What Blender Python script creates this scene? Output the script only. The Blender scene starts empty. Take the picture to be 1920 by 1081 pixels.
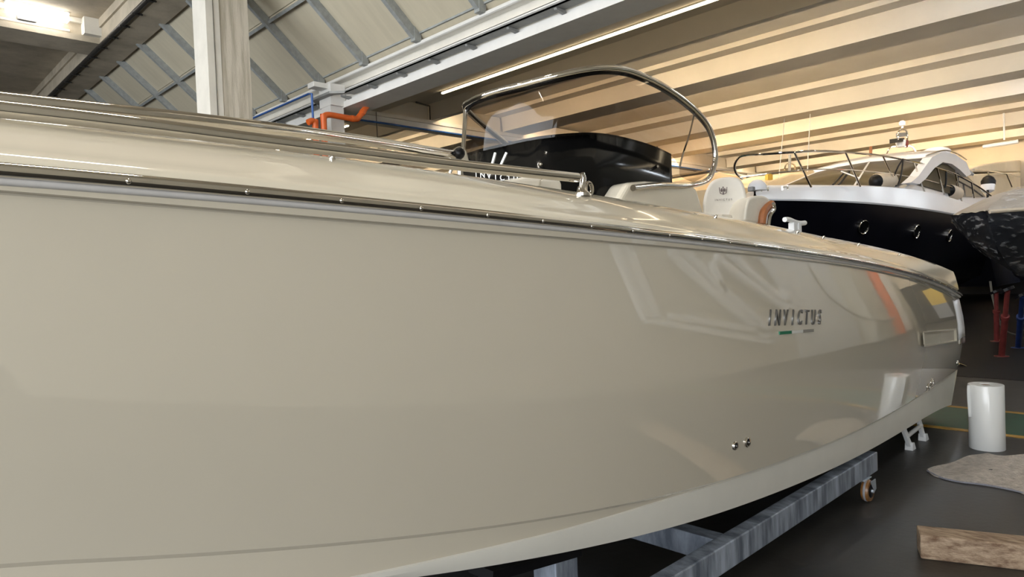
import bpy, math, random
from mathutils import Vector, Matrix
random.seed(7)
SC = bpy.context.scene
COL = SC.collection

# ------------------------------------------------------------------ camera
cam_d = bpy.data.cameras.new('camera')
cam = bpy.data.objects.new('camera', cam_d)
COL.objects.link(cam)
cam_d.sensor_width = 36.0
cam_d.lens = 1282.5 * 36.0 / 1920.0
cam_d.clip_start = 0.02
cam_d.clip_end = 300
_yaw, _pit, _rol = math.radians(45.775), math.radians(-1.326), math.radians(-2.209)
_f = Vector((math.cos(_yaw) * math.cos(_pit), math.sin(_yaw) * math.cos(_pit), math.sin(_pit)))
_r = Vector((math.sin(_yaw), -math.cos(_yaw), 0))
_u = _r.cross(_f)
_r2 = math.cos(_rol) * _r + math.sin(_rol) * _u
_u2 = -math.sin(_rol) * _r + math.cos(_rol) * _u
M = Matrix((_r2, _u2, -_f)).transposed().to_4x4()
M.translation = Vector((0, 0, 1.6))
cam.matrix_world = M
SC.camera = cam

# ------------------------------------------------------------------ world, daylight openings, exposure
W = bpy.data.worlds.new('world'); SC.world = W; W.use_nodes = True
bg = W.node_tree.nodes['Background']
bg.inputs[0].default_value = (0.92, 0.96, 1.0, 1)
bg.inputs[1].default_value = 9.5
SC.view_settings.view_transform = 'Standard'
SC.view_settings.look = 'None'
SC.view_settings.exposure = 0.0
SC.view_settings.gamma = 1.0
SC.view_settings.use_curve_mapping = False
LAMP = 9.0        # radiance of the tubes in plain view
ROW = 95.0        # radiance of the added, unseen tube rows behind the ribs

def portal(name, loc, rot, sx, sy):
    l = bpy.data.lights.new(name, 'AREA'); l.shape = 'RECTANGLE'; l.size = sx; l.size_y = sy
    l.cycles.is_portal = True
    o = bpy.data.objects.new(name, l); COL.objects.link(o); o.location = loc; o.rotation_euler = rot
portal('daylight_door', (-6.2, -5.0, 2.1), (math.pi/2, 0, 0), 5.6, 4.2)
portal('daylight_windows', (-8.6, 6.0, 4.4), (0, -math.pi/2, 0), 4.8, 22.0)

# ------------------------------------------------------------------ materials
MATS = {}
def mat(name, col, rough=0.5, metal=0.0, var=0.0, vscale=4.0, stretch=(1, 1, 1), bump=0.0, bscale=40.0,
        coat=0.0, emit=None, estr=0.0, spec=0.5, col2=None, lo=0.35, hi=0.65, rvar=0.0):
    m = bpy.data.materials.new(name); m.use_nodes = True
    nt = m.node_tree; b = nt.nodes['Principled BSDF']
    b.inputs['Base Color'].default_value = (*col, 1)
    b.inputs['Roughness'].default_value = rough
    b.inputs['Metallic'].default_value = metal
    b.inputs['Specular IOR Level'].default_value = spec
    b.inputs['Coat Weight'].default_value = coat
    b.inputs['Coat Roughness'].default_value = 0.02
    if coat >= 1: b.inputs['Coat IOR'].default_value = 1.7
    tc = None
    def coords(st):
        tc = nt.nodes.new('ShaderNodeTexCoord'); mp = nt.nodes.new('ShaderNodeMapping')
        mp.inputs['Scale'].default_value = st
        nt.links.new(tc.outputs['Object'], mp.inputs['Vector'])
        return mp.outputs['Vector']
    if var > 0 or col2:
        n = nt.nodes.new('ShaderNodeTexNoise'); n.inputs['Scale'].default_value = vscale
        n.inputs['Detail'].default_value = 6; n.inputs['Roughness'].default_value = 0.62
        nt.links.new(coords(stretch), n.inputs['Vector'])
        cr = nt.nodes.new('ShaderNodeValToRGB')
        c2 = col2 if col2 else tuple(max(0, c * (1 - var)) for c in col)
        c1 = col if col2 else tuple(min(1, c * (1 + var)) for c in col)
        cr.color_ramp.elements[0].position = lo; cr.color_ramp.elements[0].color = (*c2, 1)
        cr.color_ramp.elements[1].position = hi; cr.color_ramp.elements[1].color = (*c1, 1)
        nt.links.new(n.outputs['Fac'], cr.inputs['Fac']); nt.links.new(cr.outputs['Color'], b.inputs['Base Color'])
        if rvar > 0:
            mr = nt.nodes.new('ShaderNodeMapRange')
            mr.inputs['To Min'].default_value = max(0.02, rough - rvar); mr.inputs['To Max'].default_value = rough + rvar
            nt.links.new(n.outputs['Fac'], mr.inputs['Value']); nt.links.new(mr.outputs['Result'], b.inputs['Roughness'])
    if bump > 0:
        n = nt.nodes.new('ShaderNodeTexNoise'); n.inputs['Scale'].default_value = bscale; n.inputs['Detail'].default_value = 5
        nt.links.new(coords(stretch), n.inputs['Vector'])
        bp = nt.nodes.new('ShaderNodeBump'); bp.inputs['Strength'].default_value = bump; bp.inputs['Distance'].default_value = 0.02
        nt.links.new(n.outputs['Fac'], bp.inputs['Height']); nt.links.new(bp.outputs['Normal'], b.inputs['Normal'])
    if emit:
        b.inputs['Emission Color'].default_value = (*emit, 1); b.inputs['Emission Strength'].default_value = estr
    MATS[name] = m
    return m

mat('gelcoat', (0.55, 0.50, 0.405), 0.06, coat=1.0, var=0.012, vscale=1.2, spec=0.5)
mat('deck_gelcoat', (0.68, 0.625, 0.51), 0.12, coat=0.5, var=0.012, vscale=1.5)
mat('bottom_coat', (0.62, 0.60, 0.54), 0.42, var=0.03, vscale=3)
mat('chrome', (0.64, 0.61, 0.56), 0.06, 1.0, var=0.03, vscale=8)
mat('letter_chrome', (0.24, 0.235, 0.225), 0.42, 0.8, var=0.03, vscale=8)
mat('rail_rubber', (0.58, 0.56, 0.54), 0.5, var=0.06, vscale=10)
mat('black_acrylic', (0.004, 0.004, 0.004), 0.12, var=0.1, vscale=3, spec=0.18)
mat('black_plastic', (0.004, 0.004, 0.005), 0.35, var=0.2, vscale=9, spec=0.2)
mat('cushion', (0.70, 0.66, 0.58), 0.55, var=0.04, vscale=6, bump=0.1, bscale=120)
mat('headrest', (0.72, 0.69, 0.63), 0.45, var=0.02, vscale=6, bump=0.08, bscale=160)
mat('tan_leather', (0.30, 0.11, 0.04), 0.45, var=0.15, vscale=12)
mat('logo_print', (0.06, 0.03, 0.035), 0.5, var=0.1, vscale=20)
mat('white_print', (0.85, 0.85, 0.83), 0.4, var=0.03, vscale=8)
mat('flag_green', (0.01, 0.16, 0.08), 0.3, var=0.1, vscale=9)
mat('flag_white', (0.6, 0.6, 0.56), 0.2, var=0.03, vscale=9)
mat('flag_silver', (0.45, 0.43, 0.38), 0.15, 0.6, var=0.03, vscale=9)
mat('floor', (0.036, 0.032, 0.028), 0.42, col2=(0.012, 0.011, 0.010), vscale=1.1, lo=0.34, hi=0.66, rvar=0.14, bump=0.08, bscale=22)
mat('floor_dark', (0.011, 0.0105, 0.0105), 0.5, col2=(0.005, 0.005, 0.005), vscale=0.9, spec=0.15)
mat('strip_green', (0.014, 0.078, 0.040), 0.4, col2=(0.012, 0.040, 0.028), vscale=3.0, lo=0.25, hi=0.7)
mat('strip_yellow', (0.36, 0.20, 0.02), 0.45, col2=(0.12, 0.075, 0.02), vscale=6, lo=0.2, hi=0.5)
mat('concrete', (0.56, 0.49, 0.38), 0.85, col2=(0.38, 0.33, 0.25), vscale=1.3, stretch=(1, 1, 1), bump=0.15, bscale=25)
mat('concrete_column', (0.62, 0.57, 0.48), 0.85, col2=(0.42, 0.38, 0.30), vscale=2.2, stretch=(5, 5, 0.35), bump=0.35, bscale=30, lo=0.4, hi=0.6)
mat('concrete_smooth', (0.66, 0.63, 0.56), 0.8, var=0.06, vscale=2)
mat('ceiling_paint', (0.66, 0.60, 0.50), 0.8, var=0.035, vscale=0.8, bump=0.05, bscale=18)
mat('wall_paint', (0.42, 0.39, 0.32), 0.8, var=0.05, vscale=0.7)
mat('wall_far', (0.50, 0.42, 0.30), 0.8, var=0.05, vscale=0.7)
mat('roof_panel', (0.50, 0.45, 0.34), 0.6, var=0.05, vscale=1.1, stretch=(1, 6, 1))
mat('galvanised_grey', (0.30, 0.315, 0.31), 0.55, 0.15, var=0.14, vscale=9)
mat('galvanised', (0.50, 0.56, 0.66), 0.45, 0.55, col2=(0.15, 0.175, 0.22), vscale=7, stretch=(2.2, 1, 0.35), lo=0.35, hi=0.68, rvar=0.1)
mat('galvanised_light', (0.55, 0.60, 0.66), 0.4, 0.7, var=0.15, vscale=12)
mat('white_steel', (0.70, 0.69, 0.66), 0.5, var=0.05, vscale=2.5)
mat('tray_grey', (0.26, 0.265, 0.26), 0.5, 0.2, var=0.1, vscale=12)
mat('orange_pipe', (0.62, 0.115, 0.018), 0.4, var=0.08, vscale=6)
mat('blue_pipe', (0.02, 0.10, 0.36), 0.4, var=0.08, vscale=6)
mat('dark_pipe', (0.022, 0.020, 0.018), 0.5, var=0.25, vscale=9)
mat('cable_dark', (0.12, 0.11, 0.09), 0.6, var=0.1, vscale=9)
mat('door_white', (0.60, 0.61, 0.60), 0.5, var=0.03, vscale=1.2)
mat('frame_white', (0.75, 0.76, 0.76), 0.5, var=0.03, vscale=2)
mat('sign_yellow', (0.55, 0.36, 0.04), 0.5, var=0.05, vscale=3)
mat('cabinet_grey', (0.22, 0.22, 0.22), 0.5, var=0.06, vscale=3)
mat('yacht_black', (0.003, 0.003, 0.005), 0.35, coat=0.0, var=0.2, vscale=2, spec=0.08)
mat('yacht_white', (0.72, 0.73, 0.76), 0.22, var=0.015, vscale=1.5)
mat('yacht_blue_bottom', (0.006, 0.010, 0.028), 0.6, var=0.2, vscale=3)
mat('tinted_brown', (0.075, 0.062, 0.038), 0.35, var=0.2, vscale=1.5, spec=0.03)
mat('tinted_grey', (0.035, 0.04, 0.05), 0.10, var=0.2, vscale=1.5)
mat('fender_cover', (0.55, 0.47, 0.36), 0.8, var=0.05, vscale=8)
mat('cream_boat', (0.66, 0.55, 0.38), 0.5, var=0.04, vscale=2)
mat('cover_cloth', (0.36, 0.32, 0.27), 0.7, var=0.08, vscale=4, bump=0.2, bscale=8)
mat('wrap_hull', (0.010, 0.012, 0.018), 0.3, var=0.3, vscale=3)
mat('red_paint', (0.13, 0.022, 0.02), 0.5, var=0.25, vscale=10)
mat('blue_paint', (0.008, 0.025, 0.11), 0.5, var=0.25, vscale=10)
mat('film', (0.80, 0.81, 0.80), 0.30, var=0.015, vscale=3, coat=0.4)
mat('cardboard', (0.22, 0.13, 0.07), 0.8, var=0.1, vscale=9)
mat('felt', (0.56, 0.50, 0.44), 0.95, col2=(0.38, 0.34, 0.30), vscale=22, bump=0.8, bscale=70)
mat('felt_edge', (0.24, 0.24, 0.28), 0.9, var=0.1, vscale=20)
mat('timber', (0.38, 0.28, 0.19), 0.8, col2=(0.12, 0.065, 0.035), vscale=7, stretch=(5, 1.2, 5), bump=0.4, bscale=30, lo=0.3, hi=0.62)
mat('caster_tyre', (0.22, 0.10, 0.03), 0.35, var=0.25, vscale=12)
mat('caster_tread', (0.25, 0.25, 0.27), 0.6, var=0.2, vscale=18)
mat('step_white', (0.72, 0.73, 0.74), 0.5, var=0.05, vscale=8)
mat('scrap_yellow', (0.55, 0.45, 0.20), 0.7, var=0.1, vscale=20)
mat('tube_light', (0.9, 0.85, 0.75), 0.4, var=0.01, emit=(1.0, 0.80, 0.52), estr=LAMP)
mat('row_light', (0.9, 0.85, 0.75), 0.4, var=0.01, emit=(1.0, 0.80, 0.54), estr=ROW)
mat('row_light_small', (0.9, 0.85, 0.75), 0.4, var=0.01, emit=(1.0, 0.80, 0.54), estr=ROW * 0.55)
mat('aisle_light', (0.9, 0.9, 0.9), 0.4, var=0.01, emit=(0.84, 0.92, 1.0), estr=37.0)
mat('row_light_white', (0.9, 0.9, 0.9), 0.4, var=0.01, emit=(0.86, 0.90, 1.0), estr=ROW * 0.32)
mat('west_light', (0.9, 0.9, 0.9), 0.4, var=0.01, emit=(1.0, 0.93, 0.82), estr=110.0)
mat('tube_light_white', (0.9, 0.9, 0.9), 0.4, var=0.01, emit=(1.0, 0.95, 0.88), estr=LAMP * 1.2)

def glass_mat(name, tint, mixw):
    m = bpy.data.materials.new(name); m.use_nodes = True
    nt = m.node_tree; nt.nodes.clear()
    out = nt.nodes.new('ShaderNodeOutputMaterial'); tr = nt.nodes.new('ShaderNodeBsdfTransparent')
    gl = nt.nodes.new('ShaderNodeBsdfGlossy'); mx = nt.nodes.new('ShaderNodeMixShader'); fr = nt.nodes.new('ShaderNodeFresnel')
    n = nt.nodes.new('ShaderNodeTexNoise'); n.inputs['Scale'].default_value = 2.0
    cr = nt.nodes.new('ShaderNodeValToRGB')
    cr.color_ramp.elements[0].color = (*[t * 0.97 for t in tint], 1); cr.color_ramp.elements[1].color = (*tint, 1)
    nt.links.new(n.outputs['Fac'], cr.inputs['Fac']); nt.links.new(cr.outputs['Color'], tr.inputs['Color'])
    gl.inputs['Roughness'].default_value = 0.03
    fr.inputs['IOR'].default_value = mixw
    nt.links.new(fr.outputs['Fac'], mx.inputs['Fac']); nt.links.new(tr.outputs['BSDF'], mx.inputs[1]); nt.links.new(gl.outputs['BSDF'], mx.inputs[2])
    nt.links.new(mx.outputs['Shader'], out.inputs['Surface'])
    MATS[name] = m
glass_mat('smoked_glass', (0.50, 0.455, 0.43), 1.30)

def wrap_material():
    m = bpy.data.materials.new('plastic_wrap'); m.use_nodes = True
    nt = m.node_tree; b = nt.nodes['Principled BSDF']; out = nt.nodes['Material Output']
    b.inputs['Base Color'].default_value = (0.75, 0.75, 0.76, 1); b.inputs['Roughness'].default_value = 0.16
    tr = nt.nodes.new('ShaderNodeBsdfTransparent'); mx = nt.nodes.new('ShaderNodeMixShader')
    tc = nt.nodes.new('ShaderNodeTexCoord'); mp = nt.nodes.new('ShaderNodeMapping')
    mp.inputs['Rotation'].default_value = (0, math.radians(38), 0); mp.inputs['Scale'].default_value = (0.8, 3, 7)
    n = nt.nodes.new('ShaderNodeTexNoise'); n.inputs['Scale'].default_value = 2.2; n.inputs['Detail'].default_value = 7
    nt.links.new(tc.outputs['Object'], mp.inputs['Vector']); nt.links.new(mp.outputs['Vector'], n.inputs['Vector'])
    cr = nt.nodes.new('ShaderNodeValToRGB'); cr.color_ramp.elements[0].position = 0.53; cr.color_ramp.elements[1].position = 0.70
    cr.color_ramp.elements[0].color = (0.03, 0.03, 0.03, 1); cr.color_ramp.elements[1].color = (0.75, 0.75, 0.75, 1)  # bright noise streaks stand in for highlights on the film
    nt.links.new(n.outputs['Fac'], cr.inputs['Fac']); nt.links.new(cr.outputs['Color'], mx.inputs['Fac'])
    bp = nt.nodes.new('ShaderNodeBump'); bp.inputs['Strength'].default_value = 0.9; bp.inputs['Distance'].default_value = 0.08
    nt.links.new(n.outputs['Fac'], bp.inputs['Height']); nt.links.new(bp.outputs['Normal'], b.inputs['Normal'])
    nt.links.new(tr.outputs['BSDF'], mx.inputs[1]); nt.links.new(b.outputs['BSDF'], mx.inputs[2])
    nt.links.new(mx.outputs['Shader'], out.inputs['Surface'])
    MATS['plastic_wrap'] = m
wrap_material()

# ------------------------------------------------------------------ mesh helpers
class MB:
    def __init__(s): s.v = []; s.f = []
    def box(s, x0, x1, y0, y1, z0, z1):
        o = len(s.v)
        s.v += [(x, y, z) for z in (z0, z1) for x, y in ((x0, y0), (x1, y0), (x1, y1), (x0, y1))]
        s.f += [tuple(o + i for i in q) for q in ((3, 2, 1, 0), (4, 5, 6, 7), (0, 1, 5, 4), (1, 2, 6, 5), (2, 3, 7, 6), (3, 0, 4, 7))]
        return s
    def bar(s, a, b, w, h, up=(0, 0, 1)):
        a = Vector(a); b = Vector(b); d = (b - a).normalized(); up = Vector(up)
        r = d.cross(up)
        if r.length < 1e-4: r = d.cross(Vector((1, 0, 0)))
        r.normalize(); u = r.cross(d).normalized(); o = len(s.v)
        for p in (a, b):
            for i, j in ((-1, -1), (1, -1), (1, 1), (-1, 1)):
                s.v.append(tuple(p + r * (i * w / 2) + u * (j * h / 2)))
        s.f += [tuple(o + i for i in q) for q in ((3, 2, 1, 0), (4, 5, 6, 7), (0, 1, 5, 4), (1, 2, 6, 5), (2, 3, 7, 6), (3, 0, 4, 7))]
        return s
    def tube(s, pts, r, n=10, caps=True):
        P = [Vector(p) for p in pts]; o = len(s.v); k = len(P)
        t0 = (P[1] - P[0]).normalized()
        ref = Vector((0, 0, 1)) if abs(t0.z) < 0.9 else Vector((1, 0, 0))
        u = (ref - t0 * ref.dot(t0)).normalized()
        for i, p in enumerate(P):
            t = (P[min(i + 1, k - 1)] - P[max(i - 1, 0)]).normalized()
            u = (u - t * u.dot(t)).normalized(); w = t.cross(u)
            rr = r[i] if isinstance(r, (list, tuple)) else r
            for j in range(n):
                a = 2 * math.pi * j / n
                s.v.append(tuple(p + (u * math.cos(a) + w * math.sin(a)) * rr))
        for i in range(k - 1):
            for j in range(n):
                s.f.append((o + i * n + j, o + i * n + (j + 1) % n, o + (i + 1) * n + (j + 1) % n, o + (i + 1) * n + j))
        if caps:
            s.f.append(tuple(o + j for j in reversed(range(n)))); s.f.append(tuple(o + (k - 1) * n + j for j in range(n)))
        return s
    def lathe(s, c, axis, prof, n=20):
        # prof: list of (distance along axis, radius)
        c = Vector(c); ax = Vector(axis).normalized()
        u = ax.orthogonal().normalized(); w = ax.cross(u); o = len(s.v)
        for d, r in prof:
            for j in range(n):
                a = 2 * math.pi * j / n
                s.v.append(tuple(c + ax * d + (u * math.cos(a) + w * math.sin(a)) * r))
        for i in range(len(prof) - 1):
            for j in range(n):
                s.f.append((o + i * n + j, o + i * n + (j + 1) % n, o + (i + 1) * n + (j + 1) % n, o + (i + 1) * n + j))
        s.f.append(tuple(o + j for j in reversed(range(n)))); s.f.append(tuple(o + (len(prof) - 1) * n + j for j in range(n)))
        return s
    def grid(s, rows, flip=False):
        o = len(s.v); n = len(rows[0])
        for r in rows: s.v += [tuple(p) for p in r]
        for i in range(len(rows) - 1):
            for j in range(n - 1):
                q = (o + i * n + j, o + i * n + j + 1, o + (i + 1) * n + j + 1, o + (i + 1) * n + j)
                s.f.append(q[::-1] if flip else q)
        return s
    def prism(s, poly, vec):
        # poly: 3-D outline, extruded along vec
        o = len(s.v); n = len(poly); vec = Vector(vec)
        s.v += [tuple(p) for p in poly] + [tuple(Vector(p) + vec) for p in poly]
        s.f.append(tuple(o + i for i in range(n))); s.f.append(tuple(o + n + i for i in reversed(range(n))))
        for i in range(n): s.f.append((o + i, o + n + i, o + n + (i + 1) % n, o + (i + 1) % n))
        return s
    def mesh(s, name, m, smooth=False, angle=40):
        me = bpy.data.meshes.new(name); me.from_pydata(s.v, [], s.f); me.update()
        if smooth:
            for p in me.polygons: p.use_smooth = True
            me.set_sharp_from_angle(angle=math.radians(angle))
        me.materials.append(MATS[m])
        return me

def place(o, parent):
    COL.objects.link(o)
    if parent is not None:
        o.parent = parent
        # geometry is written in world coordinates: cancel the parent's offset
        o.location = -wloc(parent)
    return o
WL = {}
def wloc(o): return WL.get(o.name, Vector((0, 0, 0)))

def obj(name, mb, m, parent=None, smooth=False, angle=40, bevel=0.0, solid=0.0, seg=2):
    o = bpy.data.objects.new(name, mb.mesh(name, m, smooth, angle))
    place(o, parent)
    if solid:
        md = o.modifiers.new('solid', 'SOLIDIFY'); md.thickness = solid; md.offset = 0
    if bevel:
        md = o.modifiers.new('bevel', 'BEVEL'); md.width = bevel; md.segments = seg; md.limit_method = 'ANGLE'
    WL[o.name] = Vector((0, 0, 0)) if parent is None else Vector((0, 0, 0))
    return o
def tag(o, label, cat, group=None):
    o['label'] = label; o['category'] = cat
    if group: o['group'] = group
    return o
def thing(name, loc, label, cat, group=None):
    e = bpy.data.objects.new(name, None); COL.objects.link(e); e.location = loc; e.empty_display_size = 0.1
    WL[e.name] = Vector(loc)
    return tag(e, label, cat, group)
def struct(o): o['kind'] = 'structure'; return o
def struct_empty(name, loc=(0, 0, 0)):
    e = bpy.data.objects.new(name, None); COL.objects.link(e); e.location = loc; WL[e.name] = Vector(loc)
    return struct(e)

def smooth_path(pts, sub=6):
    P = [Vector(p) for p in pts]; out = []
    for i in range(len(P) - 1):
        a = P[max(i - 1, 0)]; b = P[i]; c = P[i + 1]; d = P[min(i + 2, len(P) - 1)]
        for k in range(sub):
            t = k / sub
            out.append(0.5 * ((2 * b) + (c - a) * t + (2 * a - 5 * b + 4 * c - d) * t * t + (3 * b - a - 3 * c + d) * t ** 3))
    out.append(P[-1])
    return out

def text_mesh(body, size, m, extrude=0.004, bev=0.0015, sx=1.0, shear=0.0):
    cu = bpy.data.curves.new('lettering', 'FONT'); cu.body = body; cu.size = size; cu.extrude = extrude; cu.bevel_depth = bev
    cu.align_x = 'CENTER'; cu.resolution_u = 4; cu.shear = shear
    o = bpy.data.objects.new('lettering_source', cu); COL.objects.link(o)
    dg = bpy.context.evaluated_depsgraph_get()
    me = bpy.data.meshes.new_from_object(o.evaluated_get(dg), depsgraph=dg)
    bpy.data.objects.remove(o); bpy.data.curves.remove(cu)
    me.materials.clear(); me.materials.append(MATS[m])
    if sx != 1.0: me.transform(Matrix.Diagonal((sx, 1, 1, 1)))
    return me

# ================================================================== THE HALL
# floor, X runs towards the stern of the near boat, Y across it
fl = struct(obj('floor', MB().box(-14, 34, -12, 42, -0.2, 0.0), 'floor'))
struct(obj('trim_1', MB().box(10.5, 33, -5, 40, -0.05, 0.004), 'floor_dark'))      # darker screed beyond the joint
lane = struct_empty('trim_2')
obj('green_lane', MB().box(7.30, 8.30, -5, 40, -0.02, 0.003), 'strip_green', lane)
for xa in (7.22, 8.30): obj('yellow_line', MB().box(xa, xa + 0.085, -5, 40, -0.02, 0.0045), 'strip_yellow', lane)

# walls
SY = -5.0
ws = struct_empty('wall_south', (0, SY, 0))
obj('wall_panel', MB().box(-9, -9 + 0.01, SY - 0.3, SY, 0, 8), 'wall_paint', ws)
obj('wall_panel', MB().box(-3.4, 0.3, SY - 0.3, SY, 0, 8), 'wall_paint', ws)
obj('wall_panel', MB().box(7.7, 33, -2.7, -2.4, 0, 6.0), 'wall_paint', ws)
obj('wall_panel', MB().box(0.3, 7.7, -2.7, -2.4, 0, 8.0), 'wall_paint', ws)
obj('wall_panel', MB().box(0.0, 0.3, SY, -2.4, 0, 8), 'wall_paint', ws)
obj('wall_panel', MB().box(-9, -3.4, SY - 0.3, SY, 4.2, 8), 'wall_paint', ws)
ww = struct_empty('wall_west', (-8.8, 0, 0))
obj('wall_panel', MB().box(-9.0, -8.7, SY, 40, 0, 2.0), 'wall_paint', ww)
obj('wall_panel', MB().box(-9.0, -8.7, SY, 40, 6.8, 8.6), 'wall_paint', ww)
for yy in (-5, 17): obj('wall_panel', MB().box(-9.0, -8.7, yy, yy + (0.3 if yy < 0 else 23), 2.0, 6.8), 'wall_paint', ww)
struct(obj('wall_east', MB().box(33, 33.3, -5, 40, 2.6, 7), 'wall_far'))
struct(obj('baseboard_east', MB().box(32.95, 33.3, -5, 40, 0, 2.6), 'floor_dark'))  # shade behind the boats put into the lower wall's colour
struct(obj('roof', MB().box(-9.3, 33.6, -5.6, 40.6, 9.2, 9.5), 'concrete'))
struct(obj('wall_north', MB().box(-9, 33, 40, 40.3, 0, 9), 'wall_paint'))

# things along the south wall, seen mirrored in the hull
WY = -2.4
d1 = struct_empty('door_1', (15.5, WY, 0))
for k in range(4): obj('door_panel', MB().box(13.1 + k * 1.2, 14.29 + k * 1.2, WY, WY + 0.06, 0.02, 4.2), 'door_white', d1)
obj('door_track', MB().box(12.8, 18.2, WY, WY + 0.16, 4.2, 4.4), 'galvanised_grey', d1)
t = thing('steel_frame', (9.5, WY, 0), 'white braced steel frame on the wall, mirrored in the topside beside the name', 'frame')
for a, b in (((7.65, 1.75), (7.65, 3.4)), ((7.95, 1.8), (7.95, 3.4)), ((7.65, 1.75), (11.6, 0.75)), ((8.3, 1.8), (11.8, 1.05)), ((9.1, 3.2), (11.5, 0.9)), ((9.5, 3.3), (11.9, 0.9)),
             ((10.6, 3.1), (13.0, 1.6)), ((11.2, 3.2), (13.3, 1.7)), ((12.6, 3.2), (13.2, 2.4)), ((10.4, 3.0), (10.35, 2.3)), ((13.2, 2.4), (12.9, 1.6))):
    obj('strut', MB().bar((a[0], WY + 0.10, a[1]), (b[0], WY + 0.10, b[1]), 0.17, 0.10, (0, 1, 0)), 'frame_white', t)
t = thing('concrete_column', (20.5, WY + 0.3, 0), 'plain olive grey column on the south wall beside the white sliding door', 'column')
obj('shaft', MB().box(18.6, 21.8, WY, WY + 0.5, 0, 6.0), 'wall_paint', t)
tag(obj('downpipe', MB().tube([(23.6, WY + 0.34, 0.0), (23.6, WY + 0.34, 6)], 0.32, 14), 'orange_pipe', smooth=True), 'wide orange downpipe standing against the south wall', 'pipe')
t = thing('white_post', (26, WY + 0.3, 0), 'broad white post on the south wall beside the orange downpipe', 'post')
obj('shaft', MB().box(24.6, 27.4, WY, WY + 0.4, 0, 6.0), 'concrete_smooth', t)
t = thing('wall_cabinet', (32.8, -0.4, 0), 'grey cabinet with yellow top against the far wall', 'cabinet')
obj('body', MB().box(32.5, 32.94, -0.9, 0.1, 0.3, 1.3), 'cabinet_grey', t)
obj('top_panel', MB().box(32.5, 32.94, -0.9, 0.1, 1.3, 2.2), 'sign_yellow', t)
tag(obj('hanging_cable', MB().tube(smooth_path([(15.6, WY + 0.15, 2.9), (16.2, WY + 0.15, 2.0), (18.0, WY + 0.3, 1.2), (20.5, WY + 0.62, 0.9), (22.9, WY + 0.6, 1.0)], 6), 0.035, 6), 'cable_dark', smooth=True), 'dark cable sagging along the south wall', 'cable')

# right nave: ribbed concrete ceiling, ribs run along Y
ce = struct_empty('ceiling')
RIB = [(9.2, 10.4), (12.1, 12.27), (14.9, 15.85), (20.5, 21.45), (23.5, 24.4), (29.0, 29.9), (31.9, 32.8)]
for x0, x1 in RIB:
    mb = MB()
    for y0, yl in ((-5, 20.45), (15.95, 24.0)):
        mb = MB(); mb.prism([(x0, y0, 6.0), (x0 - 0.05, y0, 6.50), (x0 - 0.12, y0, 6.8), (x1 + 0.12, y0, 6.8), (x1 + 0.05, y0, 6.5), (x1, y0, 6.0)], (0, yl, 0))
        obj('rib', mb, 'ceiling_paint', ce)
for x0, x1, z in ((7.7, 9.25, 6.45), (10.3, 12.1, 6.45), (12.2, 14.45, 6.55), (14.45, 14.95, 6.44), (15.8, 19.7, 6.62), (19.7, 20.55, 6.44),
                  (21.4, 23.55, 6.5), (24.3, 28.2, 6.62), (28.2, 29.05, 6.44), (29.8, 32.0, 6.5), (32.7, 33.2, 6.5)):
    obj('slab', MB().box(x0, x1, -5, 40, z, 7.2), 'ceiling_paint', ce)
# rows of fluorescent tubes; those behind the ribs are unseen and added
def strip(x, z, y0, y1, label, m='tube_light', w=0.07):
    t = thing('strip_light', (x, (y0 + y1) / 2, z), label, 'lamp', 'strip lights under the ribbed ceiling')
    obj('housing', MB().box(x - w / 2, x + w / 2, y0, y1, z + 0.035, z + 0.07), 'white_steel', t)
    obj('tube', MB().box(x - w / 2 + 0.01, x + w / 2 - 0.01, y0, y1, z, z + 0.035), m, t)
def added_row_light(x, y0, y1, label, m):
    # unseen batten added to brighten the next rib, shielded to keep soffits dark
    t = thing('strip_light', (x, (y0 + y1) / 2, 6.06), label, 'lamp', 'strip lights under the ribbed ceiling')
    obj('reflector', MB().box(x, x + 0.22, y0, y1, 6.17, 6.19).box(x, x + 0.01, y0, y1, 6.05, 6.17), 'white_steel', t)
    obj('tube', MB().box(x + 0.012, x + 0.045, y0, y1, 6.055, 6.165), m, t)
strip(10.47, 5.95, -2.2, 12.9, 'long fluorescent strip light on the first ceiling rib above the windscreen')
strip(10.47, 5.95, 17.2, 30, 'fluorescent strip light in the bay beyond the white cross beam')
for i, xx in enumerate((12.42, 16.05, 21.65, 24.6, 30.1)):
    added_row_light(RIB[i + 1][1] + 0.06, 4.6, 15.2, ['strip light hidden behind the second ceiling rib', 'strip light hidden behind the third ceiling rib', 'strip light hidden behind the fourth ceiling rib', 'strip light hidden behind the fifth ceiling rib', 'strip light hidden behind the sixth ceiling rib'][i], 'row_light' if i in (1, 3) else 'row_light_small')
    added_row_light(RIB[i + 1][1] + 0.06, -2.2, 4.4, ['cool white strip light behind the second ceiling rib', 'cool white strip light behind the third ceiling rib', 'cool white strip light behind the fourth ceiling rib', 'cool white strip light behind the fifth ceiling rib', 'cool white strip light behind the sixth ceiling rib'][i], 'row_light_white')  # added cool tubes turn the near rib faces bluish
    added_row_light(RIB[i + 1][1] + 0.06, 16.2, 34, ['strip light behind the second rib of the far bay', 'strip light behind the third rib of the far bay', 'strip light behind the fourth rib of the far bay', 'strip light behind the fifth rib of the far bay', 'strip light behind the sixth rib of the far bay'][i], 'row_light' if i in (1, 3) else 'row_light_small')

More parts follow.
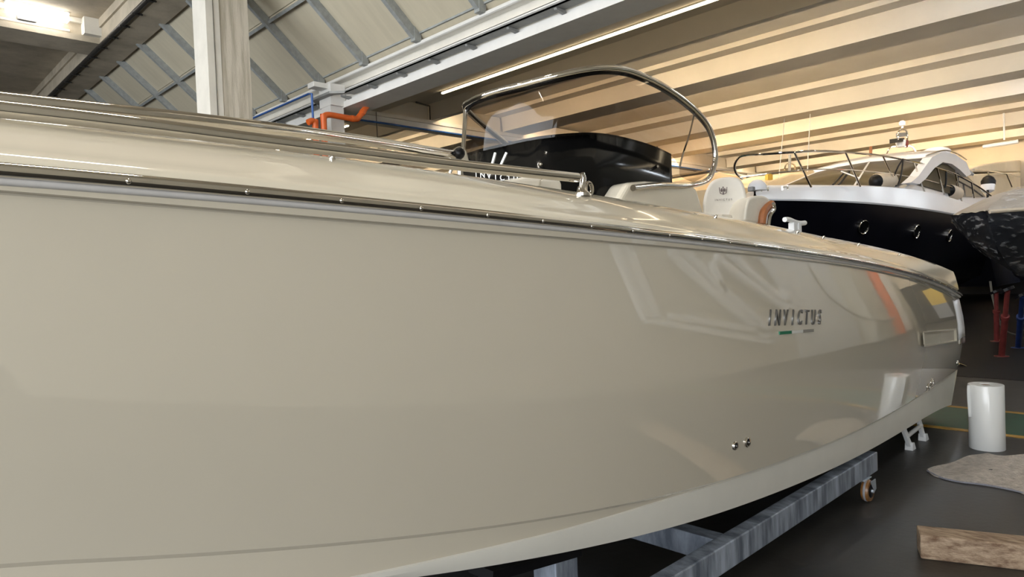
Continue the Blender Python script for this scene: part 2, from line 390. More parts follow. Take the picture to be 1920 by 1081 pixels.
AIS = ['first', 'second', 'third', 'fourth', 'fifth', 'sixth', 'seventh']
for k in range(7):  # unseen lamp row added to light the stern and the mirrored wall
    t = thing('aisle_lamp', (8.6 + k * 3.4, -0.9, 5.86), '%s batten lamp from the girder in the row over the aisle beside the boat' % AIS[k], 'lamp', 'batten lamps over the aisle')
    x = 8.6 + k * 3.4
    obj('housing', MB().box(x - 0.8, x + 0.8, -1.0, -0.8, 5.93, 6.0), 'white_steel', t)
    obj('diffuser', MB().box(x - 0.78, x + 0.78, -0.99, -0.81, 5.86, 5.93), 'aisle_light', t)

# cross beam and infill at the column row
t = thing('cross_beam', (9.3, 15.7, 5.74), 'white cross beam running from the white column behind the windscreen', 'beam')
obj('beam', MB().box(8.6, 33, 15.5, 15.9, 5.74, 5.90), 'white_steel', t)
obj('ledge', MB().box(8.6, 33, 15.45, 15.95, 5.90, 6.0), 'concrete_smooth', t)
inf = struct_empty('wall_infill')
for a, b in zip([7.7] + [r[1] + 0.06 for r in RIB], [r[0] - 0.06 for r in RIB] + [33]):
    obj('infill_panel', MB().box(a, b, 15.5, 15.65, 6.0, 6.44), 'ceiling_paint', inf)
tag(obj('cable', MB().tube([(11.55, 15.40, 6.42), (12.02, 15.40, 6.38), (12.02, 15.40, 6.0)], 0.025, 6), 'cable_dark'), 'thin conduit dropping to the white cross beam left of the windscreen', 'cable')
tag(obj('cable', MB().tube([(10.25, 15.42, 5.98), (10.25, 15.42, 5.3)], 0.012, 6), 'cable_dark'), 'thin vertical cable above the orange pipe elbow', 'cable')

# white crane girder along Y
t = thing('crane_girder', (7.25, 12, 4.98), 'long white crane girder running up to the top of the picture', 'girder')
obj('bottom_flange', MB().box(7.20, 7.75, -2.3, 39.9, 4.98, 5.10), 'white_steel', t)
obj('lower_web', MB().box(7.26, 7.40, -2.3, 39.9, 5.10, 5.37), 'white_steel', t)
obj('upper_web', MB().box(7.42, 7.60, -2.3, 39.9, 5.37, 5.58), 'concrete_smooth', t)
obj('shoulder', MB().prism([(7.26, -2.3, 5.36), (7.26, -2.3, 5.37), (7.45, -2.3, 5.42), (7.45, -2.3, 5.36)], (0, 42, 0)), 'white_steel', t)
obj('top_pipe', MB().tube([(7.25, -2.3, 5.60), (7.25, 39.9, 5.60)], 0.035, 8), 'white_steel', t, smooth=True)
obj('top_flange', MB().box(7.27, 7.75, -2.3, 39.9, 5.58, 5.64), 'white_steel', t)
obj('roof_upstand', MB().box(7.6, 7.69, -2.3, 39.9, 5.64, 7.2), 'ceiling_paint', t)
t = thing('cable_tray', (7.1, 12, 5.12), 'grey perforated cable tray slung along the crane girder', 'cable tray')
obj('tray', MB().box(7.02, 7.22, -2.3, 11.6, 5.165, 5.19).box(7.02, 7.03, -2.3, 11.6, 5.165, 5.215), 'tray_grey', t)
obj('tray', MB().box(7.02, 7.22, 12.7, 40, 5.165, 5.19).box(7.02, 7.03, 12.7, 40, 5.165, 5.215), 'tray_grey', t)
obj('tray_bend', MB().prism([(7.02, 11.6, 5.165), (6.80, 11.8, 5.165), (6.80, 12.5, 5.165), (7.02, 12.7, 5.165), (7.15, 12.7, 5.165), (6.93, 12.45, 5.165), (6.93, 11.85, 5.165), (7.15, 11.6, 5.165)], (0, 0, 0.045)), 'tray_grey', t)
for k in range(16):
    y = 4.3 + k * 0.93
    obj('bracket', MB().prism([(7.03, y, 5.16), (7.24, y, 5.16), (7.24, y, 5.10), (7.05, y, 5.13)], (0, 0.05, 0)), 'tray_grey', t)

# white column carrying the girder, fittings on it
t = thing('white_column', (7.05, 12.2, 0), 'slim white steel column below the crane girder by the orange pipes', 'column')
obj('shaft', MB().box(6.93, 7.22, 12.0, 12.35, 0, 5.0), 'white_steel', t)
obj('head', MB().box(6.92, 7.24, 11.95, 12.4, 5.0, 5.42), 'white_steel', t)
tag(obj('junction_box', MB().box(6.62, 6.92, 12.05, 12.3, 5.33, 5.43), 'white_steel', bevel=0.01), 'small white junction box on the column head', 'box')
op = thing('orange_pipe', (6.60, 11.7, 0), 'fat orange pipe bending round the white column to the girder', 'pipe')
obj('run', MB().tube(smooth_path([(6.60, 11.7, 0), (6.60, 11.7, 4.3), (6.60, 11.7, 4.62), (6.68, 11.7, 4.72), (6.95, 11.7, 4.725), (7.28, 11.7, 4.72), (7.38, 11.7, 4.78), (7.62, 11.7, 5.08)], 5), 0.058, 12), 'orange_pipe', op, smooth=True)
for a, b in (((6.60, 11.7, 4.30), (6.60, 11.7, 4.40)), ((7.20, 11.7, 4.72), (7.26, 11.7, 4.72)), ((7.44, 11.7, 4.85), (7.48, 11.7, 4.90))): obj('socket', MB().tube([a, b], 0.066, 12), 'orange_pipe', op, smooth=True)
tag(obj('orange_pipe', MB().tube(smooth_path([(6.30, 11.75, 4.54), (6.40, 11.75, 4.58), (6.45, 11.75, 4.5), (6.45, 11.75, 4.2), (6.45, 11.75, 0)], 5), 0.058, 12), 'orange_pipe', smooth=True), 'shorter orange pipe with a stub elbow, left of its taller neighbour', 'pipe')
tag(obj('blue_pipe', MB().tube([(6.88, 39.9, 5.43), (6.88, 12.75, 5.37), (6.46, 11.85, 5.12), (6.49, 11.85, 0.5)], 0.022, 8), 'blue_pipe', smooth=True), 'thin blue air pipe along the girder dropping beside the orange pipes', 'pipe')
tag(obj('blue_pipe', MB().tube([(8.72, 15.3, 0.5), (8.72, 15.3, 5.55), (9.5, 15.42, 5.71), (30, 15.42, 5.71)], 0.028, 8), 'blue_pipe', smooth=True), 'thin blue air pipe under the white cross beam', 'pipe')

# sloping panel roof with galvanised rafters
def rz(x): return 5.70 + 0.88 * (7.15 - x)
sr = thing('sloped_roof', (6.2, 18, 6.5), 'sloping grey panel roof with galvanised rafters beside the concrete beam', 'roof')
NR = 20
for k in range(NR):
    ya = 4.53 + k * 1.65
    obj('roof_panel', MB().prism([(7.3, ya + 0.01, rz(7.3) + 0.1), (6.12, ya + 0.01, rz(6.12) + 0.1), (6.12, ya + 1.64, rz(6.12) + 0.1), (7.3, ya + 1.64, rz(7.3) + 0.1)], (0, 0, 0.08)), 'roof_panel', sr)
    obj('roof_panel', MB().prism([(6.10, ya + 0.01, rz(6.10) + 0.1), (4.9, ya + 0.01, rz(4.9) + 0.1), (4.9, ya + 1.64, rz(4.9) + 0.1), (6.10, ya + 1.64, rz(6.10) + 0.1)], (0, 0, 0.08)), 'roof_panel', sr)
    obj('rafter', MB().bar((7.19, ya, rz(7.19)), (4.9, ya, rz(4.9)), 0.09, 0.15, (0.66, 0, 0.75)), 'galvanised_grey', sr)
    obj('foot', MB().box(7.10, 7.24, ya - 0.06, ya + 0.06, 5.60, 5.85), 'galvanised_grey', sr)
obj('purlin', MB().bar((6.11, 4, rz(6.11) + 0.03), (6.11, 38, rz(6.11) + 0.03), 0.05, 0.07, (0.66, 0, 0.75)), 'galvanised_grey', sr)
obj('eaves_purlin', MB().bar((7.22, 4, 5.76), (7.22, 38, 5.76), 0.05, 0.06), 'galvanised_grey', sr)

# concrete beam, its pipe, the near concrete column
t = thing('concrete_beam', (4.95, 18, 7.34), 'weathered concrete roof beam slanting across the top left corner', 'beam')
obj('soffit', MB().box(4.72, 5.28, 4, 40, 7.34, 7.8), 'concrete', t)
obj('chamfer', MB().prism([(4.72, 4, 7.36), (4.60, 4, 7.42), (4.60, 4, 7.8), (4.72, 4, 7.8)], (0, 36, 0)), 'concrete', t)
obj('upstand', MB().box(4.55, 5.2, 4, 40, 7.75, 9), 'concrete', t)
pp = thing('black_pipe', (4.62, 18, 7.36), 'black pipe clipped along the concrete roof beam', 'pipe')
obj('run', MB().tube([(4.60, 4, 7.36), (4.60, 40, 7.36)], 0.055, 10), 'dark_pipe', pp, smooth=True)
for k in range(18): obj('clip', MB().box(4.535, 4.68, 13.0 + k * 0.9, 13.03 + k * 0.9, 7.295, 7.33).box(4.66, 4.74, 13.0 + k * 0.9, 13.03 + k * 0.9, 7.31, 7.34), 'dark_pipe', pp)
t = thing('concrete_column', (5.0, 12.3, 0), 'grey board-marked concrete column with a pale smooth edge, left of the white girder', 'column')
obj('shaft', MB().box(4.86, 5.37, 12.02, 12.6, 0, 7.34), 'concrete_column', t)
obj('pale_edge', MB().box(4.62, 4.85, 12.0, 12.6, 0, 7.34), 'concrete_smooth', t)
obj('conduit', MB().tube([(4.74, 11.99, 0), (4.74, 11.99, 7.3)], 0.008, 6), 'cable_dark', t)

# left bay ceiling: ribs run along X
lc = struct_empty('ceiling_west')
for x0, x1, y0, y1, z0 in ((-9, 4.6, -5, 40, 7.95),):
    obj('slab', MB().box(x0, x1, y0, y1, z0, 8.6), 'concrete', lc)
for y0, y1 in ((18.6, 19.4), (27.0, 27.8), (10.2, 11.0), (2, 2.8)):
    obj('rib', MB().box(-9, 4.6, y0, y1, 7.5, 8.0), 'concrete', lc)
    obj('rib_foot', MB().box(-9, 4.6, y0 - 0.12, y1 + 0.12, 7.42, 7.56), 'concrete', lc)
    obj('rib_head', MB().box(-9, 4.6, y0 - 0.10, y1 + 0.10, 7.84, 7.95), 'concrete_smooth', lc)
obj('end_block', MB().box(4.25, 4.6, 18.3, 18.6, 7.56, 7.95), 'concrete_smooth', lc)
t = thing('ceiling_lamp', (3.55, 18.9, 8.05), 'bright white tube lamp on the concrete ceiling in the top left corner', 'lamp')
obj('housing', MB().box(2.75, 3.95, 18.22, 18.44, 7.90, 7.96), 'white_steel', t)
obj('diffuser', MB().box(2.77, 3.93, 18.2, 18.42, 7.74, 7.90), 'tube_light_white', t)
t = thing('conduit', (3.0, 18.5, 7.85), 'white conduit on the concrete rib below the bright lamp', 'conduit')
obj('run', MB().tube([(-2, 18.55, 7.62), (4.0, 18.55, 7.62)], 0.03, 8), 'white_steel', t)
obj('box', MB().box(3.0, 3.35, 18.48, 18.6, 7.66, 7.76), 'cabinet_grey', t)
for i, (x, y) in enumerate(((-5.5, 4.5), (-1.5, 6.5), (1.5, 3.2), (-4, 12))):  # unseen lamps added as fill to brighten the deck
    t = thing('ceiling_lamp', (x, y, 7.8), ['tube lamp over the bow end of the near boat', 'tube lamp over the middle of the west bay', 'tube lamp almost above the photographer', 'tube lamp far back in the west bay'][i], 'lamp', 'lamps of the west bay')
    obj('housing', MB().box(x - 0.75, x + 0.75, y - 0.12, y + 0.12, 7.87, 7.95), 'white_steel', t)
    obj('diffuser', MB().box(x - 0.73, x + 0.73, y - 0.1, y + 0.1, 7.80, 7.87), 'west_light', t)

# ================================================================== THE NEAR BOAT
CEN = 2.98
POLY = {'rail': [-3e-06, -9.25e-05, 0.0012914, -0.0091278, -0.0291907, 1.8434216], 'groove': [-1.9e-06, -1.1e-06, -0.000721, 0.0034881, -0.0546385, 1.8053139], 'chine': [-0.0001174, -0.000505, 0.0342364, -0.2617314, 1.0990663], 'low': [-0.0003644, 0.0025543, 0.0208489, -0.2525925, 0.9647497], 'deck': [-0.0002036, 0.0028254, -0.018006, -0.0022939, 2.0050166], 'hl': [0.0136172, -0.152078, 0.9054445]}
XF = 0.2            # forward of this the lines run into the stem
BOW = -2.7
def pv(c, x):
    r = 0.0
    for k in c: r = r * x + k
    return r
def Yr(x):
    if x > 6: return 1.6784 + 0.056 * (x - 6)
    return 1.6 + 0.006 * max(0, 3.2 - x) ** 2 + 0.010 * max(0, x - 3.2) ** 2
def Yc(x): return 1.585 + 0.020 * max(0, 3.0 - x) ** 2 + 0.014 * max(0, x - 4) ** 2
def into_bow(y, x):
    if x >= XF: return y
    u = (XF - x) / (XF - BOW)
    return y + (CEN - y) * u ** 2.3
def zl(n, x):
    if n == 'hl':
        c = zl('chine', x) - 0.016; u = min(1, max(0, (x - 1.7) / 1.4)); u = u * u * (3 - 2 * u)
        return c if u >= 1 else min(c, pv(POLY['hl'], x)) * (1 - u) + c * u
    lim = {'rail': -3, 'groove': 0.2, 'chine': 0.2, 'low': 1.3, 'deck': 0.2}[n]
    if x >= lim: return pv(POLY[n], x)
    s = {'rail': -0.045, 'groove': -0.05, 'chine': -0.19, 'low': -0.20, 'deck': -0.02}[n]
    return pv(POLY[n], lim) + s * (x - lim)
def doff(x): return 0.30 if x < 5 else max(0.05, 0.30 - 0.080 * (x - 5))
XE = {'rail': 8.06, 'groove': 8.00, 'chine': 7.92, 'low': 7.68}
def X_of(line, x):
    # every line runs to its own end on the raked transom
    return x if x <= 6 else 6 + (x - 6) / 2.06 * (XE[line] - 6)
ST = [BOW + i * 0.25 for i in range(12)] + [0.3 + i * 0.15 for i in range(38)] + [6 + i * 2.06 / 20 for i in range(21)]
def side(x, v):
    # v 0 at the groove under the rail, 1 at the chine
    xa, xb = X_of('groove', x), X_of('chine', x)
    ya = into_bow(Yr(xa) + 0.02, xa); yb = into_bow(Yc(xb), xb)
    za, zb = zl('groove', xa), zl('chine', xb)
    w = 1.0
    if x < XF: w = max(0.0, 1 - (XF - x) / (XF - BOW))
    bulge = 0.045 * math.sin(math.pi * v) * w
    tuck = 0.0
    return (xa + (xb - xa) * v, ya + (yb - ya) * v - bulge, za + (zb - za) * v)
def hull_y(x, z):
    # Y of the port topside at a given x and height (for fittings)
    lo, hi = 0.0, 1.0
    xs = x
    for _ in range(6):
        lo, hi = 0.0, 1.0
        for _ in range(30):
            m = (lo + hi) / 2
            if side(xs, m)[2] > z: lo = m
            else: hi = m
        xs += x - side(xs, lo)[0]
    return side(xs, lo)[1]
def mirror(rows): return [[(p[0], 2 * CEN - p[1], p[2]) for p in r] for r in rows]
def both(mb, rows):
    mb.grid(rows); mb.grid(mirror(rows), True)
    return mb

boat = thing('motorboat', (2.5, CEN, 0), 'large glossy beige open motorboat filling the foreground', 'boat')
NV = 22
rows = []
for x in ST:
    xr = X_of('rail', x); xg = X_of('groove', x); xc = X_of('chine', x)
    row = [(xr, into_bow(Yr(xr) + 0.004, xr), zl('rail', xr) + 0.004)]
    row.append((xg, into_bow(Yr(xg) + 0.002, xg), zl('groove', xg) + 0.007))
    row.append((xg, into_bow(Yr(xg) + 0.018, xg), zl('groove', xg) + 0.004))
    for k in range(NV + 1): row.append(side(x, k / NV))
    yc = into_bow(Yc(xc), xc)
    row.append((xc, yc + 0.018, zl('chine', xc) - 0.014))
    hz = min(zl('hl', xc), zl('chine', xc) - 0.016)
    row.append((xc, yc + 0.022, hz))
    rows.append(row)
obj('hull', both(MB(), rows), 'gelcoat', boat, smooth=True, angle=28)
rows = []; rows2 = []
for x in ST:
    xc = X_of('chine', x); xl = X_of('low', x)
    yc = into_bow(Yc(xc), xc); hz = min(zl('hl', xc), zl('chine', xc) - 0.016)
    ylo = into_bow(Yc(xl) + 0.03, xl); zlo = min(zl('low', xl), hz - 0.02)
    rows.append([(xc, yc + 0.022, hz), (xc, yc + 0.016, hz - 0.004), ((xc + xl) / 2, (yc + 0.012 + ylo) / 2 - 0.004, (hz + zlo) / 2), (xl, ylo, zlo)])
    u = min(1, max(0, (2.8 - x) / 4))
    kz = zlo - 0.03 - 0.5 * u
    rows2.append([(xl, ylo, zlo), (xl, ylo + (CEN - ylo) * 0.5, (zlo + kz) / 2 + 0.01 * u), (xl, CEN, kz)])
obj('lower_strake', both(MB(), rows), 'bottom_coat', boat, smooth=True, angle=28)['label'] = 'matt grey-white strake under the chine'
obj('hull_bottom', both(MB(), rows2), 'bottom_coat', boat, smooth=True)
# deck moulding
rows = []
for x in ST:
    xr = X_of('rail', x); yr = Yr(xr); zr = zl('rail', xr); o = doff(xr)
    zd = max(zr + 0.05, zl('deck', xr)); zc = zr + 0.058
    e = min(1.0, o / 0.30)
    prof = [(0.004, zr + 0.012), (0.010, zr + 0.030), (0.028, zr + 0.044), (0.060 * e, zc)]
    for k in range(1, 9):
        q = k / 8
        prof.append((0.06 * e + (o - 0.06 * e) * q, zc + (zd - zc) * (q + 0.10 * math.sin(math.pi * q))))
    prof += [(o + 0.03, zd + 0.002), (o + 0.06, zd - 0.004), (o + 0.16, zd - 0.02), (o + 0.19, zd - 0.04), (o + 0.20, zd - 0.10), (o + 0.22, zd - 0.45)]
    rows.append([(xr, into_bow(yr + a, xr), b) for a, b in prof])
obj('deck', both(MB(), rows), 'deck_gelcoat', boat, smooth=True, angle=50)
rows = []
for x in ST:
    if x < -1.9: continue
    xr = X_of('rail', x); zd = max(zl('rail', xr) + 0.05, zl('deck', xr)); y = into_bow(Yr(xr) + doff(xr) + 0.21, xr)
    rows.append([(xr, y, zd - 0.42), (xr, 2 * CEN - y, zd - 0.42)])
obj('cockpit_sole', MB().grid(rows), 'deck_gelcoat', boat)
# transom closing the stern
def end_row():
    x = 8.06; xr = X_of('rail', x)
    r = [(xr, Yr(xr) + 0.05, zl('rail', xr) + 0.05), (xr, Yr(xr) + 0.004, zl('rail', xr))]
    r += [side(x, k / NV) for k in range(NV + 1)]
    xl = X_of('low', x); r.append((xl, Yc(xl) + 0.03, zl('low', xl)))
    return r
er = end_row()
rows = []
for k in range(9):
    q = k / 8
    rows.append([(p[0] + 0.10 * math.sin(math.pi * q), p[1] + (2 * CEN - 2 * p[1]) * q, p[2]) for p in er])
obj('transom', MB().grid(rows, True), 'gelcoat', boat, smooth=True)
# pale corner trim down the transom edge and a small fairlead behind it
pts = [side(8.02, v) for v in (0.0, 0.10, 0.25, 0.40, 0.52)]
obj('transom_trim', MB().grid([[(p[0] - 0.17, p[1] - 0.012, p[2] - 0.02) for p in pts], [(p[0] - 0.10, p[1] - 0.022, p[2]) for p in pts], [(p[0] + 0.02, p[1] - 0.018, p[2]) for p in pts], [(p[0] + 0.09, p[1] + 0.03, p[2]) for p in pts], [(p[0] + 0.09, p[1] + 0.12, p[2]) for p in pts]], True), 'yacht_white', boat, smooth=True, solid=0.01)['label'] = 'white trim down the transom corner'
pe = side(8.02, 0.55)
obj('trim_end', MB().box(pe[0] - 0.14, pe[0] + 0.05, pe[1] - 0.022, pe[1] + 0.05, pe[2] - 0.05, pe[2] + 0.03), 'chrome', boat, bevel=0.008)
obj('stern_hook', MB().tube(smooth_path([(8.13, 1.90, 0.86), (8.22, 1.87, 0.90), (8.24, 1.87, 0.97), (8.18, 1.90, 1.02)], 4), 0.035, 8), 'chrome', boat, smooth=True)

# rub rail with its bolts
rub = bpy.data.objects.new('rub_rail', None); place(rub, boat); WL['rub_rail'] = Vector((0, 0, 0))
rub.location = -WL['motorboat']
def rail_pt(x):
    return Vector((x, into_bow(Yr(x), x), zl('rail', x)))
path = [rail_pt(X_of('rail', x)) for x in ST]
obj('rail_bar', MB().tube([p + Vector((0, -0.008, 0.002)) for p in path], 0.0155, 12), 'chrome', rub, smooth=True)
rows = []
for x in ST:
    p = rail_pt(X_of('rail', x))
    rows.append([(p.x, p.y + 0.004, p.z - 0.004), (p.x, p.y - 0.006, p.z - 0.013), (p.x, p.y - 0.006, p.z - 0.023), (p.x, p.y + 0.000, p.z - 0.027), (p.x, p.y + 0.015, p.z - 0.03)])
obj('rail_base', MB().grid(rows), 'rail_rubber', rub, smooth=True, angle=60)
s = 0; last = rail_pt(0.19); bolt_me = None
xx = 0.19; nxt = 0.253
while xx < 7.9:
    xx += 0.005; p = rail_pt(xx); s += (p - last).length; last = p
    if s >= nxt:
        nxt += 0.2535
        if bolt_me is None:
            bolt_me = MB().lathe((0, 0, 0), (0, -1, 0), [(-0.003, 0.0065), (0.001, 0.0062), (0.0035, 0.0045), (0.0045, 0.002)], 10).mesh('bolt', 'chrome', True)
        b = bpy.data.objects.new('bolt', bolt_me); COL.objects.link(b); b.parent = rub; b.location = p + Vector((0, -0.0225, -0.001))

# fittings on the topside
def hull_pt(x, z, d=0.0):
    return Vector((x, hull_y(x, z) - d, z))
for x, z, r in [(2.937, 0.754, 0.021), (3.056, 0.747, 0.025), (6.371, 0.523, 0.03), (6.511, 0.539, 0.036), (7.798, 0.544, 0.026)]:
    p = hull_pt(x, z)
    dr = obj('drain_fitting', MB().lathe(p, (0, -1, -0.05), [(-0.01, r), (0.006, r), (0.010, r * 0.86), (0.009, r * 0.66), (-0.004, r * 0.6), (-0.02, r * 0.58)], 20), 'chrome', boat, smooth=True)
    obj('drain_hole', MB().lathe(p, (0, -1, -0.05), [(-0.015, r * 0.62), (0.004, r * 0.62)], 16), 'black_plastic', dr)
NAME = 'INVICTUS'
la, lb = ((3.321, 1.284), (3.953, 1.241))
for i, ch in enumerate(NAME):
    q = i / 7
    x = la[0] + (lb[0] - la[0]) * q; z = la[1] + (lb[1] - la[1]) * q
    o = bpy.data.objects.new('letter', text_mesh(ch, 0.118, 'letter_chrome', 0.005, 0.001, 0.74, 0.6)); COL.objects.link(o)
    o.parent = boat; p = hull_pt(x, z + 0.04, 0.006); o.location = Vector((x, p.y, z)) - WL['motorboat']
    dy = hull_pt(x, z + 0.09).y - hull_pt(x, z).y
    o.rotation_euler = (math.pi / 2 - math.atan2(dy, 0.09), math.atan2(la[1] - lb[1], lb[0] - la[0]) * 1.0, math.atan2(hull_pt(x + 0.1, z).y - hull_pt(x, z).y, 0.1))
fa, fb = ((3.425, 1.237), (3.859, 1.213))
for k, mm in enumerate(('flag_green', 'flag_white', 'flag_silver')):
    a = Vector((fa[0] + (fb[0] - fa[0]) * k / 3, 0, fa[1] + (fb[1] - fa[1]) * k / 3)); b = Vector((fa[0] + (fb[0] - fa[0]) * (k + 1) / 3, 0, fa[1] + (fb[1] - fa[1]) * (k + 1) / 3))
    a.y = hull_pt(a.x, a.z, 0.002).y; b.y = hull_pt(b.x, b.z, 0.002).y
    obj('badge_stripe', MB().bar(a, b, 0.008, 0.016), mm, boat)['label'] = ['green badge stripe', 'white badge stripe', 'silver badge stripe'][k]
# recessed vent near the stern
va, vb = ((6.075, 0.888), (7.475, 0.788))
vx0, vx1, vz0, vz1 = va[0], vb[0], va[1], vb[1]
def vp(x, z, d): return tuple(hull_pt(x, z, d))
dz = 0.125
rec = MB()
fr = [vp(vx0, vz0, .024), vp(vx1, vz1, .024), vp(vx1, vz1 + dz, .024), vp(vx0, vz0 + dz, .024)]
fi = [vp(vx0 + .02, vz0 + .012, .026), vp(vx1 - .02, vz1 + .012, .026), vp(vx1 - .02, vz1 + dz - .012, .026), vp(vx0 + .02, vz0 + dz - .012, .026)]
fb_ = [vp(vx0 + .03, vz0 + .016, .012), vp(vx1 - .06, vz1 + .016, .012), vp(vx1 - .06, vz1 + dz - .014, .012), vp(vx0 + .03, vz0 + dz - .014, .012)]
rec.v = fr + fi + fb_
for i in range(4):
    j = (i + 1) % 4
    rec.f += [(i, j, 4 + j, 4 + i), (4 + i, 4 + j, 8 + j, 8 + i)]
ve = obj('vent_recess', rec, 'deck_gelcoat', boat)
obj('vent_opening', MB().grid([[fb_[0], tuple((Vector(fb_[0]) + Vector(fb_[1])) / 2)], [fb_[3], tuple((Vector(fb_[3]) + Vector(fb_[2])) / 2)]]), 'wall_paint', ve)
obj('vent_lining', MB().grid([[tuple((Vector(fb_[0]) + Vector(fb_[1])) / 2), fb_[1]], [tuple((Vector(fb_[3]) + Vector(fb_[2])) / 2), fb_[2]]]), 'deck_gelcoat', ve)

# deck snap fittings
def deck_pt(x, q):
    zr = zl('rail', x); o = doff(x); zc = zr + 0.058; zd = max(zr + 0.05, zl('deck', x))
    e = min(1.0, o / 0.30)
    return Vector((x, Yr(x) + 0.06 * e + (o - 0.06 * e) * q, zc + (zd - zc) * (q + 0.10 * math.sin(math.pi * q))))
for x, q in ((1.085, 0.82), (2.23, 0.80), (3.28, 0.68), (4.36, 0.75), (4.80, 0.75), (5.45, 0.75), (6.35, 0.72)):
    p = deck_pt(x, q)
    obj('deck_stud', MB().lathe(p, (0, -0.7, 0.7), [(-0.004, 0.010), (0.004, 0.010), (0.009, 0.006), (0.014, 0.006), (0.017, 0.003)], 12), 'chrome', boat, smooth=True)

# bow handrails
ra = obj('side_handrail', MB().tube(smooth_path([(-2.0, 2.45, 2.03), (-1.0, 2.02, 2.02), (0.264, 1.880, 2.007), (0.842, 1.870, 1.999), (1.547, 1.860, 1.987), (2.204, 1.850, 1.985)]), 0.0205, 14), 'chrome', boat, smooth=True)
rb = obj('inner_handrail', MB().tube(smooth_path([(-2.0, 2.55, 2.10), (-1.0, 2.15, 2.06), (0.281, 2.000, 2.055), (0.947, 2.100, 2.090), (1.542, 2.350, 2.145), (2.188, 2.620, 2.194)]), 0.0205, 14), 'chrome', boat, smooth=True)
E0 = Vector((2.204, 1.850, 1.985))
br = obj('rail_foot', MB().lathe(E0 + Vector((0.03, 0.0, -0.075)), (0, 0, 1), [(0, 0.034), (0.012, 0.034), (0.02, 0.024), (0.04, 0.018)], 16), 'chrome', boat, smooth=True)
obj('foot_fork', MB().tube([E0 + Vector((0.03, 0, -0.04)), E0 + Vector((0.04, 0, 0.0)), E0 + Vector((0.03, 0, 0.02))], 0.014, 10), 'chrome', br, smooth=True)
obj('foot_ring', MB().tube([E0 + Vector((0.075 + 0.022 * math.cos(a * math.pi / 6), 0.0, -0.045 + 0.03 * math.sin(a * math.pi / 6))) for a in range(13)], 0.008, 8), 'chrome', br, smooth=True)

# windscreen
ws_ = bpy.data.objects.new('windscreen', None); place(ws_, boat); ws_.location = -WL['motorboat']
TUBE = [(2.950, 3.400, 2.683), (2.897, 3.280, 2.696), (2.867, 3.140, 2.695), (2.872, 3.000, 2.698), (2.876, 2.800, 2.690), (2.956, 2.620, 2.711), (3.147, 2.500, 2.759), (3.350, 2.460, 2.786), (3.552, 2.450, 2.784), (3.844, 2.450, 2.749), (4.163, 2.450, 2.664), (4.367, 2.450, 2.555), (4.438, 2.450, 2.394), (4.408, 2.450, 2.279)]
BASE = [(2.910, 3.400, 2.363), (2.884, 3.280, 2.360), (2.849, 3.140, 2.356), (2.876, 3.000, 2.362), (2.880, 2.800, 2.362), (2.891, 2.620, 2.355), (3.068, 2.520, 2.373), (3.278, 2.490, 2.382), (3.532, 2.480, 2.372), (3.763, 2.480, 2.352), (3.928, 2.480, 2.323), (4.008, 2.480, 2.263), (4.024, 2.480, 2.200), (4.149, 2.460, 2.163)]
obj('frame_tube', MB().tube(smooth_path([(3.263, 3.300, 2.438), (3.095, 3.350, 2.556)] + TUBE + [(4.291, 2.440, 2.184), (3.964, 2.390, 2.122), (3.608, 2.360, 2.100), (3.271, 2.330, 2.060)], 6), 0.019, 14), 'chrome', ws_, smooth=True)
sub = 5
tp = smooth_path(TUBE, sub); bp_ = smooth_path(BASE, sub)
rows = [[tuple(tp[i] + (bp_[i] - tp[i]) * q + Vector((-0.25, -1, 0)).normalized() * 0.03 * math.sin(math.pi * q)) for q in [k / 6 for k in range(7)]] for i in range(len(tp))]
obj('glass', MB().grid(rows), 'smoked_glass', ws_, smooth=True, angle=80)['label'] = 'smoked windscreen glass'
inner = [p + Vector((0.012, 0.012, -0.022)) for p in tp]
obj('glass_seal', MB().tube(inner, 0.011, 8), 'black_plastic', ws_, smooth=True)
obj('front_post', MB().tube([TUBE[0], BASE[0]], 0.014, 10), 'chrome', ws_, smooth=True)
kb = Vector((2.202, 2.600, 2.197))
obj('post_foot', MB().prism([kb + Vector((-0.05, 0.03, -0.07)), kb + Vector((0.05, -0.03, -0.07)), kb + Vector((0.03, -0.02, 0.02)), kb + Vector((0.0, 0.0, 0.04)), kb + Vector((-0.03, 0.02, 0.02))], (0.02, 0.03, 0)), 'chrome', ws_, bevel=0.006)
obj('post_leg', MB().tube([kb + Vector((0.02, 0.02, -0.05)), kb + Vector((0.04, 0.04, -0.75))], 0.016, 10), 'chrome', ws_, smooth=True)
obj('post_knob', MB().lathe(kb, (-0.6, -0.8, 0), [(-0.0, 0.028), (0.02, 0.028), (0.032, 0.018), (0.035, 0.006)], 14), 'black_plastic', ws_, smooth=True)
ge = [(4.192, 2.460, 2.637), (4.122, 2.460, 2.491), (4.026, 2.460, 2.339), (3.989, 2.460, 2.258)]
obj('glass_edge', MB().tube(smooth_path(ge, 5), 0.006, 6), 'chrome', ws_, smooth=True)

# console: black front panel, beige wing
co = bpy.data.objects.new('console', None); place(co, boat); co.location = -WL['motorboat']
IN = Vector((0.03, 0.03, 0.022))
top = smooth_path([Vector(p) + IN for p in BASE[:11]], 4)
rows = []
for p in top:
    low = Vector((p.x - 0.10 if p.y > 2.6 else p.x, p.y + (0 if p.y > 2.6 else 0.0), 1.55))
    rows.append([tuple(p), tuple(p + (low - p) * 0.33), tuple(p + (low - p) * 0.66), tuple(low)])
obj('front_panel', MB().grid(rows), 'black_acrylic', co, smooth=True, angle=60, solid=0.012)['label'] = 'glossy black console front'
cx = [(p.x + 0.03, p.y + 0.03, p.z - 0.04) for p in top]
mb = MB(); n = len(cx)
mb.v = [tuple(c) for c in cx] + [(4.0, 3.4, 2.25)]
for i in range(n - 1): mb.f.append((i, n, i + 1))
obj('dash_top', mb, 'black_plastic', co)
wing = MB()
